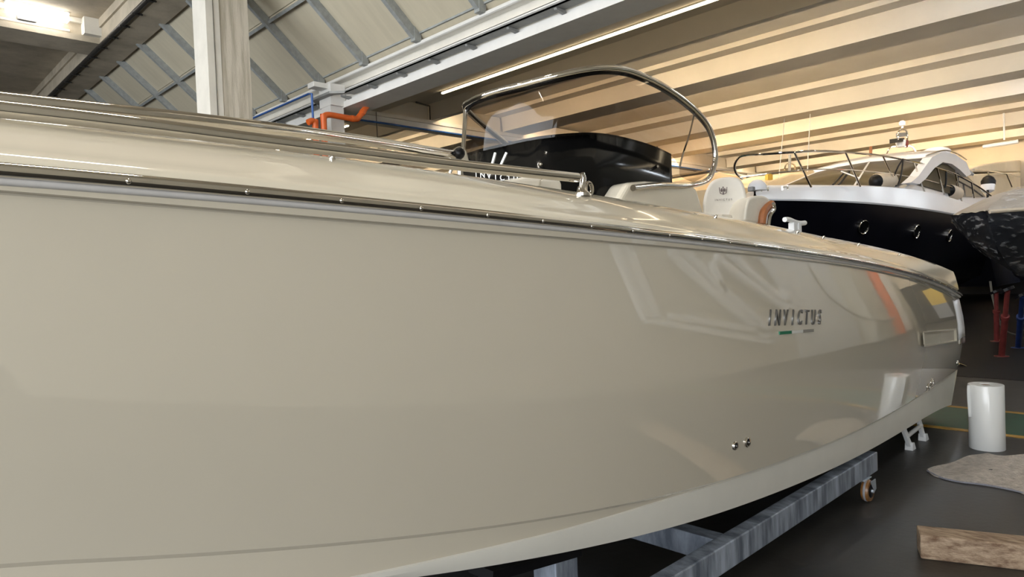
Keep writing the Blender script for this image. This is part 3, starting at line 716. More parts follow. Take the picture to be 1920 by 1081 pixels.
prof = [(3.198, 2.380, 2.001), (3.296, 2.380, 2.102), (3.497, 2.380, 2.124), (3.948, 2.380, 2.137), (4.066, 2.380, 2.113), (4.151, 2.380, 1.946), (4.131, 2.380, 1.857), (3.217, 2.380, 1.885)]
obj('side_wing', wing.prism(prof, (0.05, 0.36, 0)), 'deck_gelcoat', co, bevel=0.035, seg=4)
obj('console_body', MB().box(3.15, 4.35, 2.62, 3.4, 1.5, 2.12), 'deck_gelcoat', co, bevel=0.04, seg=3)
obj('dash_pod', MB().lathe(Vector((3.285, 2.950, 2.447)), (0, 0, 1), [(-0.16, 0.05), (-0.10, 0.065), (-0.06, 0.06), (-0.03, 0.04), (-0.02, 0.01)], 14), 'black_plastic', co, smooth=True)
for a in ((2.855, 2.660, 2.207), (3.765, 2.490, 2.245)):
    obj('panel_screw', MB().lathe(Vector(a), (-0.5, -0.8, 0), [(-0.02, 0.011), (0.006, 0.011), (0.012, 0.006)], 10), 'chrome', co, smooth=True)
for a, b in (((2.806, 2.980, 2.314), (2.777, 2.980, 2.245)), ((2.822, 2.900, 2.307), (2.799, 2.930, 2.234)), ((2.725, 3.300, 2.253), (2.706, 3.300, 2.212))):
    obj('emblem_bar', MB().bar(a, b, 0.018, 0.012, (0.5, -0.8, 0)), 'white_print', co)
ltp = [(2.717, 3.060, 2.177), (2.824, 2.780, 2.114)]
for i, ch in enumerate('INVICTUS'):
    o = bpy.data.objects.new('panel_letter', text_mesh(ch, 0.05, 'white_print', 0.002, 0.0, 0.9)); COL.objects.link(o); o.parent = co
    q = i / 7.0
    a, b = Vector(ltp[0]), Vector(ltp[1]); o.location = a + (b - a) * q
    o.rotation_euler = (math.pi / 2, 0, math.atan2((b - a).y, (b - a).x))

# cushions and helm seat
obj('bow_cushion', MB().prism([(2.144, 2.300, 1.996), (2.214, 2.300, 2.030), (2.357, 2.300, 2.057), (2.488, 2.300, 2.061), (2.463, 2.300, 2.017), (2.406, 2.300, 1.947), (2.159, 2.300, 1.948)], (0.1, 0.35, 0)), 'cushion', boat, bevel=0.02, seg=3)
obj('bow_cushion', MB().prism([(2.449, 2.320, 2.011), (2.501, 2.320, 2.059), (2.629, 2.320, 2.065), (2.644, 2.320, 2.042), (2.638, 2.320, 1.932), (2.426, 2.320, 1.937)], (0.1, 0.35, 0)), 'cushion', boat, bevel=0.02, seg=3)
se = bpy.data.objects.new('helm_seat', None); place(se, boat); se.location = -WL['motorboat']
hb = [(4.678, 2.697, 1.959), (4.689, 2.694, 2.105), (4.718, 2.666, 2.208), (4.761, 2.618, 2.253), (4.835, 2.526, 2.259), (4.872, 2.477, 2.223), (4.885, 2.453, 2.129), (4.879, 2.453, 2.037), (4.847, 2.487, 1.946)]
hv = Vector((0.16, 0.10, 0.0))
obj('headrest', MB().prism(smooth_path(hb + [hb[0]], 4)[:-1], hv), 'headrest', se, bevel=0.02, seg=3, smooth=True)
n_ = (Vector(hb[3]) - Vector(hb[0])).cross(Vector(hb[1]) - Vector(hb[0])).normalized()
if n_.y > 0: n_ = -n_
lo_ = Vector((4.756, 2.570, 2.155))
ex = Vector((4.814, 2.497, 2.150)) - lo_; ex.z = 0; ex.normalize(); rzl = math.atan2(ex.y, ex.x)
o = bpy.data.objects.new('seat_lettering', text_mesh('I N V I C T U S', 0.020, 'logo_print', 0.0008, 0.0, 1.0)); COL.objects.link(o); o.parent = se
o.location = lo_ - Vector((0, 0, 0.075)); o.rotation_euler = (math.pi / 2, 0, rzl)
up = Vector((0, 0, 1))
for a, b in (((-0.028, 0.025), (-0.022, -0.02)), ((0.028, 0.025), (0.022, -0.02)), ((0, 0.03), (0, -0.03)), ((-0.022, -0.02), (0, -0.028)), ((0.022, -0.02), (0, -0.028)), ((-0.02, 0.004), (0.02, 0.004)), ((-0.012, -0.01), (-0.012, 0.018)), ((0.012, -0.01), (0.012, 0.018))):
    obj('seat_emblem', MB().bar(lo_ + ex * a[0] + up * a[1], lo_ + ex * b[0] + up * b[1], 0.006, 0.004), 'logo_print', se)
ab = [(4.643, 2.350, 1.906), (4.682, 2.350, 2.022), (4.752, 2.350, 2.084), (4.922, 2.350, 2.104), (5.035, 2.350, 2.089), (5.085, 2.350, 2.039), (5.039, 2.350, 1.892)]
obj('seat_bolster', MB().prism(smooth_path(ab + [ab[0]], 4)[:-1], (0.30, 0.45, 0)), 'cushion', se, bevel=0.03, seg=3, smooth=True)
obj('seat_base', MB().box(4.72, 5.45, 2.50, 3.30, 1.30, 1.90), 'deck_gelcoat', se, bevel=0.04, seg=3)
obj('seat_cushion', MB().box(4.60, 5.30, 2.50, 3.30, 1.86, 1.97), 'cushion', se, bevel=0.03, seg=3)
obj('leather_strap', MB().tube(smooth_path([(4.866, 2.330, 1.886), (4.897, 2.330, 1.966), (4.970, 2.330, 2.016), (5.042, 2.330, 2.043)], 5), [0.03] * 99, 8), 'tan_leather', se, smooth=True)
obj('grab_handle', MB().tube(smooth_path([(4.914, 2.300, 1.877), (4.945, 2.300, 1.949), (5.019, 2.300, 2.000), (4.995, 2.300, 2.042)], 5), 0.014, 8), 'chrome', se, smooth=True)
obj('handle_plate', MB().tube(smooth_path([(4.922, 2.320, 1.887), (4.952, 2.320, 1.943), (5.037, 2.320, 2.010)], 5), 0.022, 8), 'rail_rubber', se, smooth=True)

# cleat on the side deck
cl = bpy.data.objects.new('cleat', None); place(cl, boat); cl.location = -WL['motorboat']
cp = Vector((4.506, 1.930, 1.862))
for dx in (-0.03, 0.045): obj('cleat_leg', MB().box(cp.x + dx - 0.028, cp.x + dx + 0.02, cp.y - 0.02, cp.y + 0.02, cp.z - 0.09, cp.z - 0.005), 'step_white', cl, bevel=0.006)
obj('cleat_horn', MB().tube(smooth_path([cp + Vector((-0.15, 0, 0.012)), cp + Vector((-0.09, 0, 0.014)), cp + Vector((0, 0, 0.0)), cp + Vector((0.09, 0, -0.006)), cp + Vector((0.16, 0, -0.002))], 4), 0.016, 10), 'step_white', cl, smooth=True)

# ================================================================== TRAILER CRADLE UNDER THE BOAT
tr = thing('boat_cradle', (3, CEN, 0), 'galvanised steel cradle on casters under the near boat', 'cradle')
obj('side_beam', MB().box(0.2, 5.0, 1.62, 1.70, 0.150, 0.280), 'galvanised', tr, bevel=0.006)
obj('side_beam', MB().box(0.2, 5.0, 4.26, 4.34, 0.150, 0.280), 'galvanised', tr, bevel=0.006)
for x in (0.6, 2.95, 4.86): obj('cross_beam', MB().box(x, x + 0.10, 1.70, 4.26, 0.155, 0.275), 'galvanised', tr, bevel=0.005)
obj('end_plate', MB().box(5.0, 5.006, 1.622, 1.698, 0.152, 0.278), 'tray_grey', tr)
obj('corner_gusset', MB().prism([(4.7, 1.70, 0.285), (4.98, 1.70, 0.285), (4.98, 1.98, 0.285)], (0, 0, 0.03)), 'galvanised_light', tr)
for y in (1.74, 4.10):
    obj('bunk_post', MB().box(1.866, 1.994, y, y + 0.12, 0.0, 0.534), 'galvanised', tr, bevel=0.005)
    obj('bunk_pad', MB().bar((1.520, y + 0.03, 0.577), (2.007, y + 0.05, 0.505), 0.12, 0.035), 'black_plastic', tr)
for y in (1.66, 4.30):
    for x in (4.78, 0.5):
        cs = bpy.data.objects.new('caster', None); place(cs, tr); cs.location = -WL['boat_cradle']
        obj('mount_plate', MB().box(x - 0.06, x + 0.07, y - 0.05, y + 0.06, 0.142, 0.150), 'galvanised_light', cs, bevel=0.002)
        wy = y - 0.045
        for s_ in (-1, 1): obj('fork', MB().prism([(x - 0.035, wy + s_ * 0.030, 0.142), (x + 0.055, wy + s_ * 0.030, 0.142), (x + 0.065, wy + s_ * 0.030, 0.075), (x + 0.035, wy + s_ * 0.030, 0.062), (x + 0.008, wy + s_ * 0.030, 0.09)], (0, 0.004 * s_, 0)), 'galvanised_light', cs)
        obj('wheel', MB().lathe((x, wy, 0.072), (0, 1, 0), [(-0.022, 0.045), (-0.022, 0.066), (-0.010, 0.072), (0.010, 0.072), (0.022, 0.066), (0.022, 0.045)], 28), 'caster_tyre', cs, smooth=True)
        obj('tread', MB().lathe((x, wy, 0.072), (0, 1, 0), [(-0.007, 0.0722), (-0.006, 0.073), (0.006, 0.073), (0.007, 0.0722)], 28), 'caster_tread', cs, smooth=True)
        obj('hub', MB().lathe((x, wy, 0.072), (0, 1, 0), [(-0.026, 0.042), (-0.024, 0.045), (0.024, 0.045), (0.026, 0.042)], 20), 'black_plastic', cs, smooth=True)
        obj('axle_bolt', MB().lathe((x, wy, 0.072), (0, 1, 0), [(-0.040, 0.011), (0.040, 0.011)], 8), 'galvanised_light', cs)

# ================================================================== SMALL THINGS ON THE FLOOR
fr_ = thing('film_roll', (6.62, 1.30, 0), 'upright roll of white plastic film standing on the floor by the stern', 'film roll')
obj('roll', MB().lathe((6.70, 1.325, 0.0), (0.0, 0, 1), [(0.0, 0.125), (0.004, 0.127), (0.525, 0.127), (0.53, 0.124), (0.53, 0.045), (0.45, 0.043)], 36), 'film', fr_, smooth=True)
obj('core', MB().lathe((6.70, 1.325, 0.0), (0, 0, 1), [(0.40, 0.044), (0.522, 0.044), (0.524, 0.036), (0.42, 0.034)], 20), 'cardboard', fr_, smooth=True)
lf = []
for k in range(9):
    z = 0.527 - k * 0.033
    w_ = 0.008 * math.sin(math.pi * min(1, (k + 1) / 9)) ** 0.5 * (1 - k / 10)
    lf.append([(6.605, 1.41, z), (6.60 - w_ * 0.3, 1.425 + w_ * 0.6, z), (6.60 - w_ * 0.4, 1.43 + w_ * 1.1, z - 0.004)])
obj('loose_end', MB().grid(lf), 'film', fr_, smooth=True, solid=0.002)

# grey felt cloth
cl_o = [(5.732, 1.515, 0.000), (6.096, 1.419, -0.000), (6.443, 1.322, 0.000), (6.467, 1.213, -0.000), (6.660, 0.937, 0.000), (6.199, 0.752, 0.000), (5.542, 0.826, 0.000), (5.586, 0.962, 0.000), (5.623, 1.120, 0.000), (5.583, 1.286, -0.000), (5.602, 1.424, 0.000)]
random.seed(3)
cc = Vector((sum(p[0] for p in cl_o) / len(cl_o), sum(p[1] for p in cl_o) / len(cl_o), 0))
ring = smooth_path([Vector((p[0], p[1], 0)) for p in cl_o] + [Vector((cl_o[0][0], cl_o[0][1], 0))], 6)[:-1]
rows = []
for k in range(9):
    q = k / 8
    row = []
    for j, p in enumerate(ring):
        pp_ = cc + (p - cc) * (0.03 + 0.97 * q)
        h = 0.012 + 0.010 * math.sin(pp_.x * 9 + pp_.y * 4) * math.sin(pp_.y * 11 - pp_.x * 3) + 0.006 * random.random() * q
        if k == 8: h = 0.006 + 0.006 * (1 + math.sin(j * 0.9))
        row.append((pp_.x, pp_.y, max(0.005, h)))
    row.append(row[0]); rows.append(row)
rows.append([(p[0], p[1], 0.001) for p in rows[-1]])
fc = thing('felt_cloth', (cc.x, cc.y, 0), 'crumpled grey-brown felt cloth spread on the floor in front of the film roll', 'cloth')
obj('sheet', MB().grid(rows, False), 'felt', fc, smooth=True, angle=60)
ed = [(5.706, 1.505, 0.000), (5.583, 1.385, -0.000), (5.554, 1.264, 0.000), (5.583, 1.112, 0.000), (5.561, 0.958, 0.000), (5.517, 0.822, 0.000)]
obj('folded_edge', MB().tube(smooth_path([Vector((p[0], p[1], 0.008)) for p in ed], 5), 0.006, 8), 'felt_edge', fc, smooth=True)

# timber block
tm = thing('timber_block', (4.2, 0.8, 0), 'rough sawn timber beam lying on the floor at the lower right corner', 'timber')
d_ = Vector((4.60, -0.25, 0)) - Vector((4.05, 1.12, 0)); d_.normalize()
a_ = Vector((4.09, 1.13, 0.065)); obj('beam', MB().bar(a_, a_ + d_ * 1.5, 0.15, 0.13), 'timber', tm, bevel=0.008)

# white folding step under the stern
stp = thing('folding_step', (6.45, 1.78, 0), 'small white folding step with splayed legs under the stern', 'step')
for a, b in (((6.18, 1.80, 0.20), (6.29, 1.785, 0.03)), ((6.60, 1.80, 0.20), (6.68, 1.79, 0.03))):
    obj('leg', MB().bar(a, b, 0.045, 0.03, (0, 1, 0)), 'step_white', stp, bevel=0.004)
    obj('foot', MB().prism([(b[0] - 0.03, b[1] - 0.03, 0.0), (b[0] + 0.06, b[1] - 0.03, 0.0), (b[0] + 0.02, b[1] - 0.03, 0.06), (b[0] - 0.02, b[1] - 0.03, 0.06)], (0, 0.06, 0)), 'step_white', stp)
    obj('leg', MB().bar((a[0], 2.1, 0.19), (b[0], 2.12, 0.0), 0.045, 0.03, (0, 1, 0)), 'step_white', stp, bevel=0.004)
obj('cross_tube', MB().tube([(6.22, 1.79, 0.12), (6.63, 1.79, 0.14)], 0.018, 10), 'step_white', stp, smooth=True)
obj('tread', MB().box(6.15, 6.62, 1.80, 2.12, 0.175, 0.19), 'cabinet_grey', stp)
tag(obj('paper_scrap', MB().grid([[(11.30, 2.60, 0.004), (11.42, 2.56, 0.05), (11.50, 2.50, 0.006)], [(11.40, 2.66, 0.004), (11.52, 2.62, 0.04), (11.6, 2.55, 0.006)]]), 'scrap_yellow', solid=0.004), 'tiny yellow scrap lying on the dark floor past the stern', 'scrap')

# ================================================================== THE BLACK YACHT BEHIND
YB, YC = 12.7, 6.2
def yh(x): return 1.9 * (1 - math.exp(-max(0.0, x - YB) / 2.2)) + 0.02
YS = [0.000454, -0.050671, 3.382323]       # height of the black hull's top edge
YD = [-0.007507, 0.238639, 1.198813]       # height of the white deck edge
def ys(x): return pv(YS, min(max(x, YB), 23.0))
def yd(x): return pv(YD, min(max(x, YB), 23.0))
ya = thing('motor_yacht', (18, YC, 0), 'black-hulled motor yacht with white deck behind the near boat', 'boat')
YST = [YB + 0.2 * i * (1 + 0.05 * i) for i in range(25)]
def ymir(rows): return [[(p[0], 2 * YC - p[1], p[2]) for p in r] for r in rows]
r1, r2, r3, r4 = [], [], [], []
for x in YST:
    h = yh(x); z = ys(x); d = yd(x)
    rk = 1.6 * math.exp(-(x - YB) / 2.0)
    r1.append([(x, YC - h, z), (x + rk * 0.25, YC - h * 0.97, z - 0.35), (x + rk * 0.55, YC - h * 0.90, z - 0.9), (x + rk, YC - h * 0.80, 1.0)])
    r2.append([(x + rk, YC - h * 0.80, 1.0), (x + rk * 1.4, YC - h * 0.4, 0.6), (x + rk * 1.8, YC, 0.45)])
    r3.append([(x, YC - h - 0.01, z), (x, YC - h - 0.03, z + 0.03), (x, YC - h * 0.985, z + (d - z) * 0.6), (x, YC - h * 0.96, d), (x, YC - h * 0.90, d + 0.03), (x, YC - h * 0.5, d + 0.08), (x, YC, d + 0.10)])
mb = MB(); mb.grid(r1); mb.grid(ymir(r1), True); obj('hull', mb, 'yacht_black', ya, smooth=True)
mb = MB(); mb.grid(r2); mb.grid(ymir(r2), True); obj('hull_bottom', mb, 'yacht_blue_bottom', ya, smooth=True)
mb = MB(); mb.grid(r3); mb.grid(ymir(r3), True); obj('deck', mb, 'yacht_white', ya, smooth=True)
for c, r, n_ in (((15.031, 5.046, 2.260), 0.150, (-0.316, -0.919, -0.235)), ((17.060, 4.626, 2.172), 0.155, (-0.123, -0.969, -0.216)), ((19.101, 4.471, 2.091), 0.155, (-0.052, -0.973, -0.227))):
    c = Vector(c) + Vector(n_) * 0.03
    po = obj('porthole', MB().lathe(c, n_, [(-0.06, r), (0.012, r), (0.022, r * 0.93), (0.014, r * 0.86), (-0.03, r * 0.84)], 24), 'chrome', ya, smooth=True)
    obj('porthole_glass', MB().lathe(c, n_, [(-0.05, r * 0.85), (0.002, r * 0.85)], 24), 'black_acrylic', po)
gb = [(16.657, 7.400, 3.456), (16.348, 6.600, 3.357), (16.485, 5.700, 3.223), (16.555, 5.000, 3.205), (17.826, 4.850, 3.389)]
gt = [(18.955, 7.500, 3.979), (19.388, 7.100, 4.103), (19.728, 6.400, 4.177), (20.075, 5.600, 4.162), (19.340, 4.850, 4.029)]
obj('windscreen', MB().grid([gb, gt]), 'tinted_brown', ya, smooth=True, solid=0.03)
for a, b in ((gb[0], gt[0]), (gb[2], gt[2])): obj('windscreen_frame', MB().tube([a, b], 0.03, 8), 'yacht_white', ya)
obj('wiper', MB().tube([(16.146, 5.900, 3.287), (17.390, 6.100, 3.706)], 0.03, 6), 'black_plastic', ya)
obj('wiper', MB().tube([(15.835, 5.900, 3.279), (17.046, 6.100, 3.655)], 0.025, 6), 'black_plastic', ya)
obj('wiper_arm', MB().tube([(16.605, 6.000, 3.647), (16.609, 5.600, 3.437)], 0.015, 6), 'yacht_white', ya)
ro = [gt, [(19.032, 7.600, 4.056), (19.530, 7.150, 4.194), (19.889, 6.450, 4.283), (20.263, 5.650, 4.284), (19.222, 4.750, 4.082)],
      [(21.604, 7.600, 4.553), (22.046, 7.000, 4.647), (22.453, 6.400, 4.674), (22.424, 5.700, 4.611), (20.189, 4.750, 4.239)],
      [(23.4, 7.6, 3.9), (23.4, 7.0, 4.05), (23.4, 6.3, 4.1), (23.4, 5.6, 4.05), (23.4, 4.8, 3.9)]]
obj('cabin_roof', MB().grid(ro), 'yacht_white', ya, smooth=True, solid=0.06)
obj('cabin_pillar', MB().prism([(16.750, 4.600, 3.228), (17.306, 4.600, 3.407), (18.433, 4.600, 3.937), (19.264, 4.600, 4.128), (20.452, 4.600, 4.200), (21.631, 4.600, 4.082), (22.125, 4.600, 3.805), (21.652, 4.600, 3.699), (20.945, 4.600, 3.830), (20.171, 4.600, 3.918), (19.338, 4.600, 3.888), (18.588, 4.600, 3.686), (17.874, 4.600, 3.386), (17.371, 4.600, 3.232)], (0, 0.2, 0)), 'yacht_white', ya)
obj('side_window', MB().prism([(17.748, 4.700, 3.255), (18.350, 4.700, 3.443), (19.083, 4.700, 3.726), (19.855, 4.700, 3.933), (20.866, 4.700, 3.921), (21.066, 4.700, 3.180), (19.410, 4.700, 3.214)], (0, 0.08, 0)), 'tinted_brown', ya)
obj('side_window', MB().prism([(21.185, 4.700, 3.904), (22.069, 4.700, 3.784), (23.507, 4.700, 3.520), (24.278, 4.700, 3.297), (21.336, 4.700, 3.166)], (0, 0.08, 0)), 'tinted_grey', ya)
obj('cabin_side', MB().prism([(16.826, 4.750, 3.134), (17.455, 4.750, 3.304), (19.759, 4.750, 3.226), (24.675, 4.750, 3.322), (24.642, 4.750, 2.984), (16.962, 4.750, 2.953)], (0, 2.9, 0)), 'yacht_white', ya, bevel=0.03)
obj('radar_dome', MB().lathe((24.052, 5.900, 4.732), (0, 0, 1), [(-0.05, 0.36), (0.05, 0.40), (0.13, 0.34), (0.18, 0.2), (0.20, 0.05)], 20), 'yacht_white', ya, smooth=True)
obj('roof_rail', MB().tube(smooth_path([(18.546, 4.750, 3.994), (19.367, 4.750, 4.161), (20.343, 4.750, 4.294), (21.390, 4.750, 4.310), (22.343, 4.750, 4.237)], 4), 0.02, 6), 'chrome', ya, smooth=True)
# light mast with horn and lamps on the roof
ms = bpy.data.objects.new('light_mast', None); place(ms, ya); ms.location = -WL['motor_yacht']
obj('hoop', MB().tube(smooth_path([(21.842, 6.300, 4.983), (21.857, 6.300, 5.183), (22.059, 6.300, 5.299), (22.454, 6.300, 5.345), (22.699, 6.300, 5.280), (22.670, 6.300, 4.915)], 4), 0.025, 6), 'chrome', ms, smooth=True)
obj('top_lamp', MB().lathe((22.259, 6.300, 5.369), (0, 0, 1), [(0, 0.03), (0.05, 0.03), (0.08, 0.085), (0.16, 0.09), (0.21, 0.05)], 12), 'yacht_white', ms, smooth=True)
obj('nameplate', MB().prism([(22.031, 6.350, 5.212), (22.881, 6.350, 5.325), (22.872, 6.350, 5.213), (22.021, 6.350, 5.088)], (0, 0.06, 0)), 'cabinet_grey', ms)
obj('lamp_cap', MB().prism([(21.749, 6.300, 5.019), (22.435, 6.300, 5.109), (22.426, 6.300, 4.999), (21.740, 6.300, 4.896)], (0, 0.2, 0)), 'black_plastic', ms)
obj('lamp_body', MB().lathe((22.417, 6.400, 4.842), (0, 0, 1), [(0, 0.06), (0.02, 0.12), (0.16, 0.14), (0.2, 0.14)], 12), 'yacht_white', ms, smooth=True)
obj('horn', MB().tube([(22.680, 6.300, 5.042), (22.566, 6.300, 4.873)], [0.04, 0.06], 8), 'red_paint', ms, smooth=True)
for s_ in (-1, 1): obj('hoop_leg', MB().tube(smooth_path([(22.468, 6.400, 4.863), Vector((22.468, 6.400, 4.863)) + Vector((s_ * 0.25, -s_ * 0.2, 0.0)), Vector((22.468, 6.400, 4.863)) + Vector((s_ * 0.36, -s_ * 0.3, -0.22))], 4), 0.02, 6), 'chrome', ms, smooth=True)
obj('flag_staff', MB().tube([(20.504, 6.600, 4.698), (20.443, 6.600, 4.442)], 0.04, 6), 'tan_leather', ya)
# bow rail
brl = bpy.data.objects.new('bow_rail', None); place(brl, ya); brl.location = -WL['motor_yacht']
obj('top_rail', MB().tube(smooth_path([(12.413, 6.300, 3.228), (12.090, 6.250, 3.300), (11.920, 6.200, 3.409), (11.836, 6.100, 3.516), (11.811, 5.950, 3.569), (12.029, 5.600, 3.566), (12.460, 5.300, 3.590), (12.918, 5.100, 3.622), (13.944, 4.950, 3.677), (15.603, 4.800, 3.734), (17.348, 4.700, 3.746), (19.018, 4.650, 3.727), (20.508, 4.600, 3.674), (22.947, 4.600, 3.505), (24.727, 4.600, 3.292)], 5), 0.022, 8), 'chrome', brl, smooth=True)
obj('mid_wire', MB().tube(smooth_path([(12.134, 6.200, 3.226), (12.220, 5.700, 3.237), (12.669, 5.300, 3.277), (13.522, 5.050, 3.329), (15.250, 4.850, 3.381), (17.801, 4.700, 3.406), (20.595, 4.650, 3.343)], 4), 0.010, 6), 'chrome', brl, smooth=True)
for a, b in (((12.437, 5.300, 3.588), (13.152, 5.300, 3.002)), ((13.944, 4.950, 3.677), (14.699, 4.950, 3.064)), ((15.603, 4.800, 3.734), (16.522, 4.800, 3.133)), ((17.348, 4.700, 3.746), (18.110, 4.700, 3.116)), ((19.018, 4.650, 3.727), (19.575, 4.650, 3.125)), ((20.508, 4.600, 3.674), (21.034, 4.600, 3.014)), ((22.161, 4.600, 3.560), (22.362, 4.600, 3.162))):
    obj('stanchion', MB().tube([a, b], 0.02, 8), 'chrome', brl, smooth=True)
obj('windlass_cover', MB().lathe((12.293, 5.950, 2.957), (0, 0, 1), [(0, 0.17), (0.08, 0.17), (0.14, 0.14), (0.19, 0.08), (0.21, 0.02)], 16), 'yacht_white', ya, smooth=True)
obj('windlass', MB().box(*(lambda c: (c[0] - 0.05, c[0] + 0.05, c[1] - 0.05, c[1] + 0.05, c[2] - 0.06, c[2] + 0.02))((11.758, 5.800, 2.958))), 'cabinet_grey', ya, bevel=0.01)
for a, b in (((12.364, 5.900, 2.985), (12.416, 5.800, 2.987)), ((12.582, 5.600, 2.993), (12.698, 5.550, 3.004))):
    obj('deck_cleat', MB().bar(a, b, 0.03, 0.03).box(*(lambda c: (c[0] - 0.012, c[0] + 0.012, c[1] - 0.012, c[1] + 0.012, c[2] - 0.05, c[2] + 0.02))(a)).box(*(lambda c: (c[0] - 0.012, c[0] + 0.012, c[1] - 0.012, c[1] + 0.012, c[2] - 0.05, c[2] + 0.02))(b)), 'chrome', ya)
# fenders hanging inside the rail
def fender(c, d, r, l, label):
    c = Vector(c); d = Vector(d).normalized()
    t = thing('fender', tuple(c), label, 'fender', 'fenders on the black yacht')
    obj('body', MB().lathe(c, d, [(0, r * 0.9), (0.06, r), (l - 0.1, r), (l - 0.03, r * 0.85), (l, r * 0.5)], 18), 'fender_cover', t, smooth=True)
    obj('end_cap', MB().lathe(c, d, [(-0.10, r * 0.25), (-0.07, r * 0.65), (0.0, r * 0.9), (0.004, r * 0.5)], 18), 'black_plastic', t, smooth=True)
fender((15.772, 5.000, 3.237), (0.75, -0.1, 0.06), 0.17, 0.75, 'beige fender with black end lying on the yacht foredeck')
fender((20.456, 4.750, 3.278), (0.9, -0.12, -0.1), 0.17, 0.6, 'beige fender with black end near the yacht side window')
t = thing('fender', (24.915, 4.750, 3.640), 'black and white fender hanging by the wrapped boat', 'fender', 'fenders on the black yacht')
obj('body', MB().lathe((24.835, 4.750, 3.539), (0.1, 0, 1), [(-0.1, 0.05), (-0.02, 0.17), (0.1, 0.19), (0.16, 0.19)], 16), 'yacht_white', t, smooth=True)
obj('end_cap', MB().lathe((24.922, 4.750, 3.705), (0.2, 0, 1), [(0, 0.19), (0.1, 0.2), (0.22, 0.14), (0.28, 0.06)], 16), 'black_plastic', t, smooth=True)
obj('rope', MB().tube([(24.679, 4.720, 3.527), (24.654, 4.720, 3.270)], 0.035, 6), 'black_plastic', t)
tag(obj('black_rope', MB().tube(smooth_path([(16.589, 4.700, 3.739), (16.422, 4.750, 3.571), (16.291, 4.800, 3.361)], 4), 0.018, 6).tube(smooth_path([(16.589, 4.700, 3.739), (16.454, 4.700, 3.417), (16.219, 4.700, 3.172), (16.075, 4.700, 3.129)], 4), 0.018, 6), 'black_plastic', smooth=True), 'black rope looped over the yacht bow rail', 'rope')
tag(obj('black_rope', MB().tube(smooth_path([(19.781, 4.640, 3.746), (19.755, 4.640, 3.452), (19.728, 4.660, 3.293)], 4), 0.022, 6), 'black_plastic', smooth=True), 'black fender rope tied to the rail by the side window', 'rope')
# yacht chocks
for i, x in enumerate((16.0, 20.0, 24.0)):
    t = thing('keel_block', (x, YC, 0), ['wooden keel block under the yacht bow', 'wooden keel block under the yacht middle', 'wooden keel block under the yacht stern'][i], 'block', 'blocks under the yacht')
    obj('lower_block', MB().box(x - 0.2, x + 0.2, YC - 0.5, YC + 0.5, 0, 0.22), 'timber', t); obj('upper_block', MB().box(x - 0.15, x + 0.15, YC - 0.4, YC + 0.4, 0.22, 0.44), 'timber', t)

# ================================================================== THE WRAPPED BOAT AT THE RIGHT
WBX, WC = 11.95, 2.30
wz = 2.215
wb = thing('wrapped_boat', (15, WC, 0), 'dark boat wrapped in shiny plastic film at the right edge', 'boat')
def wh(s): return 1.25 * (1 - math.exp(-s / 1.6)) + 0.01
KEEL = [(0, wz - 0.06), (0.25, wz - 0.28), (0.7, wz - 0.55), (1.3, wz - 0.78), (2.2, wz - 0.98), (3.5, wz - 1.12), (9, wz - 1.25)]
def kz_(s):
    for (a, za), (b, zb) in zip(KEEL, KEEL[1:]):
        if s <= b: return za + (zb - za) * (s - a) / (b - a)
    return KEEL[-1][1]
def wrow(s, e):
    h = wh(s) + e; z = wz + 0.06 * (1 - math.exp(-s)) ; k = kz_(s) - e
    out = []
    for q in [i / 10 for i in range(11)]:
        out.append((WBX + s - e * 1.5 * math.exp(-s * 3), WC - h * (1 - q) ** (0.55 + 0.25 * q) if q < 1 else WC, z + (k - z) * q))
    return out
SS = [0.0, 0.05, 0.12, 0.22, 0.35, 0.5, 0.7, 0.9, 1.15, 1.4, 1.8, 2.3, 3, 4, 5.5, 7.5, 9]
def wmir(rows): return [[(p[0], 2 * WC - p[1], p[2]) for p in r] for r in rows]
rr = [wrow(s, 0) for s in SS]
mb = MB(); mb.grid(rr); mb.grid(wmir(rr), True); obj('hull', mb, 'wrap_hull', wb, smooth=True)
random.seed(11)
rr = []
for i, s in enumerate(SS):
    row = wrow(s, 0.03)
    row = [(p[0], p[1] - 0.018 * math.sin(7 * s + 9 * j / 10) - 0.012 * random.random(), p[2]) for j, p in enumerate(row)]
    rr.append(row)
mb = MB(); mb.grid(rr); mb.grid(wmir(rr), True); obj('plastic_wrap', mb, 'plastic_wrap', wb, smooth=True, angle=180)['label'] = 'shiny clear plastic film'
obj('gunwale', MB().tube([(WBX + s, WC - wh(s) - 0.02, wz + 0.06 * (1 - math.exp(-s))) for s in SS], 0.028, 8), 'fender_cover', wb, smooth=True)
rr = []
for s in SS:
    h = wh(s) + 0.01; z = wz + 0.06 * (1 - math.exp(-s)) + 0.01; pk = 0.02 + 0.62 * (1 - math.exp(-s / 2.2))
    rr.append([(WBX + s, WC - h * (1 - q), z + pk * (1 - (1 - q) ** 1.6) * (1 - 0.3 * math.exp(-s))+ 0.012 * math.sin(19 * s + 5 * q)) for q in [i / 6 for i in range(7)]])
mb = MB(); mb.grid(rr); mb.grid(wmir(rr), True); obj('cover', mb, 'cover_cloth', wb, smooth=True, angle=180)['label'] = 'grey-brown boat cover'
rr2 = [[(p[0], p[1] - 0.01, p[2] + 0.03 + 0.02 * random.random()) for p in r] for r in rr]
obj('cover_film', MB().grid(rr2), 'plastic_wrap', wb, smooth=True, angle=180)
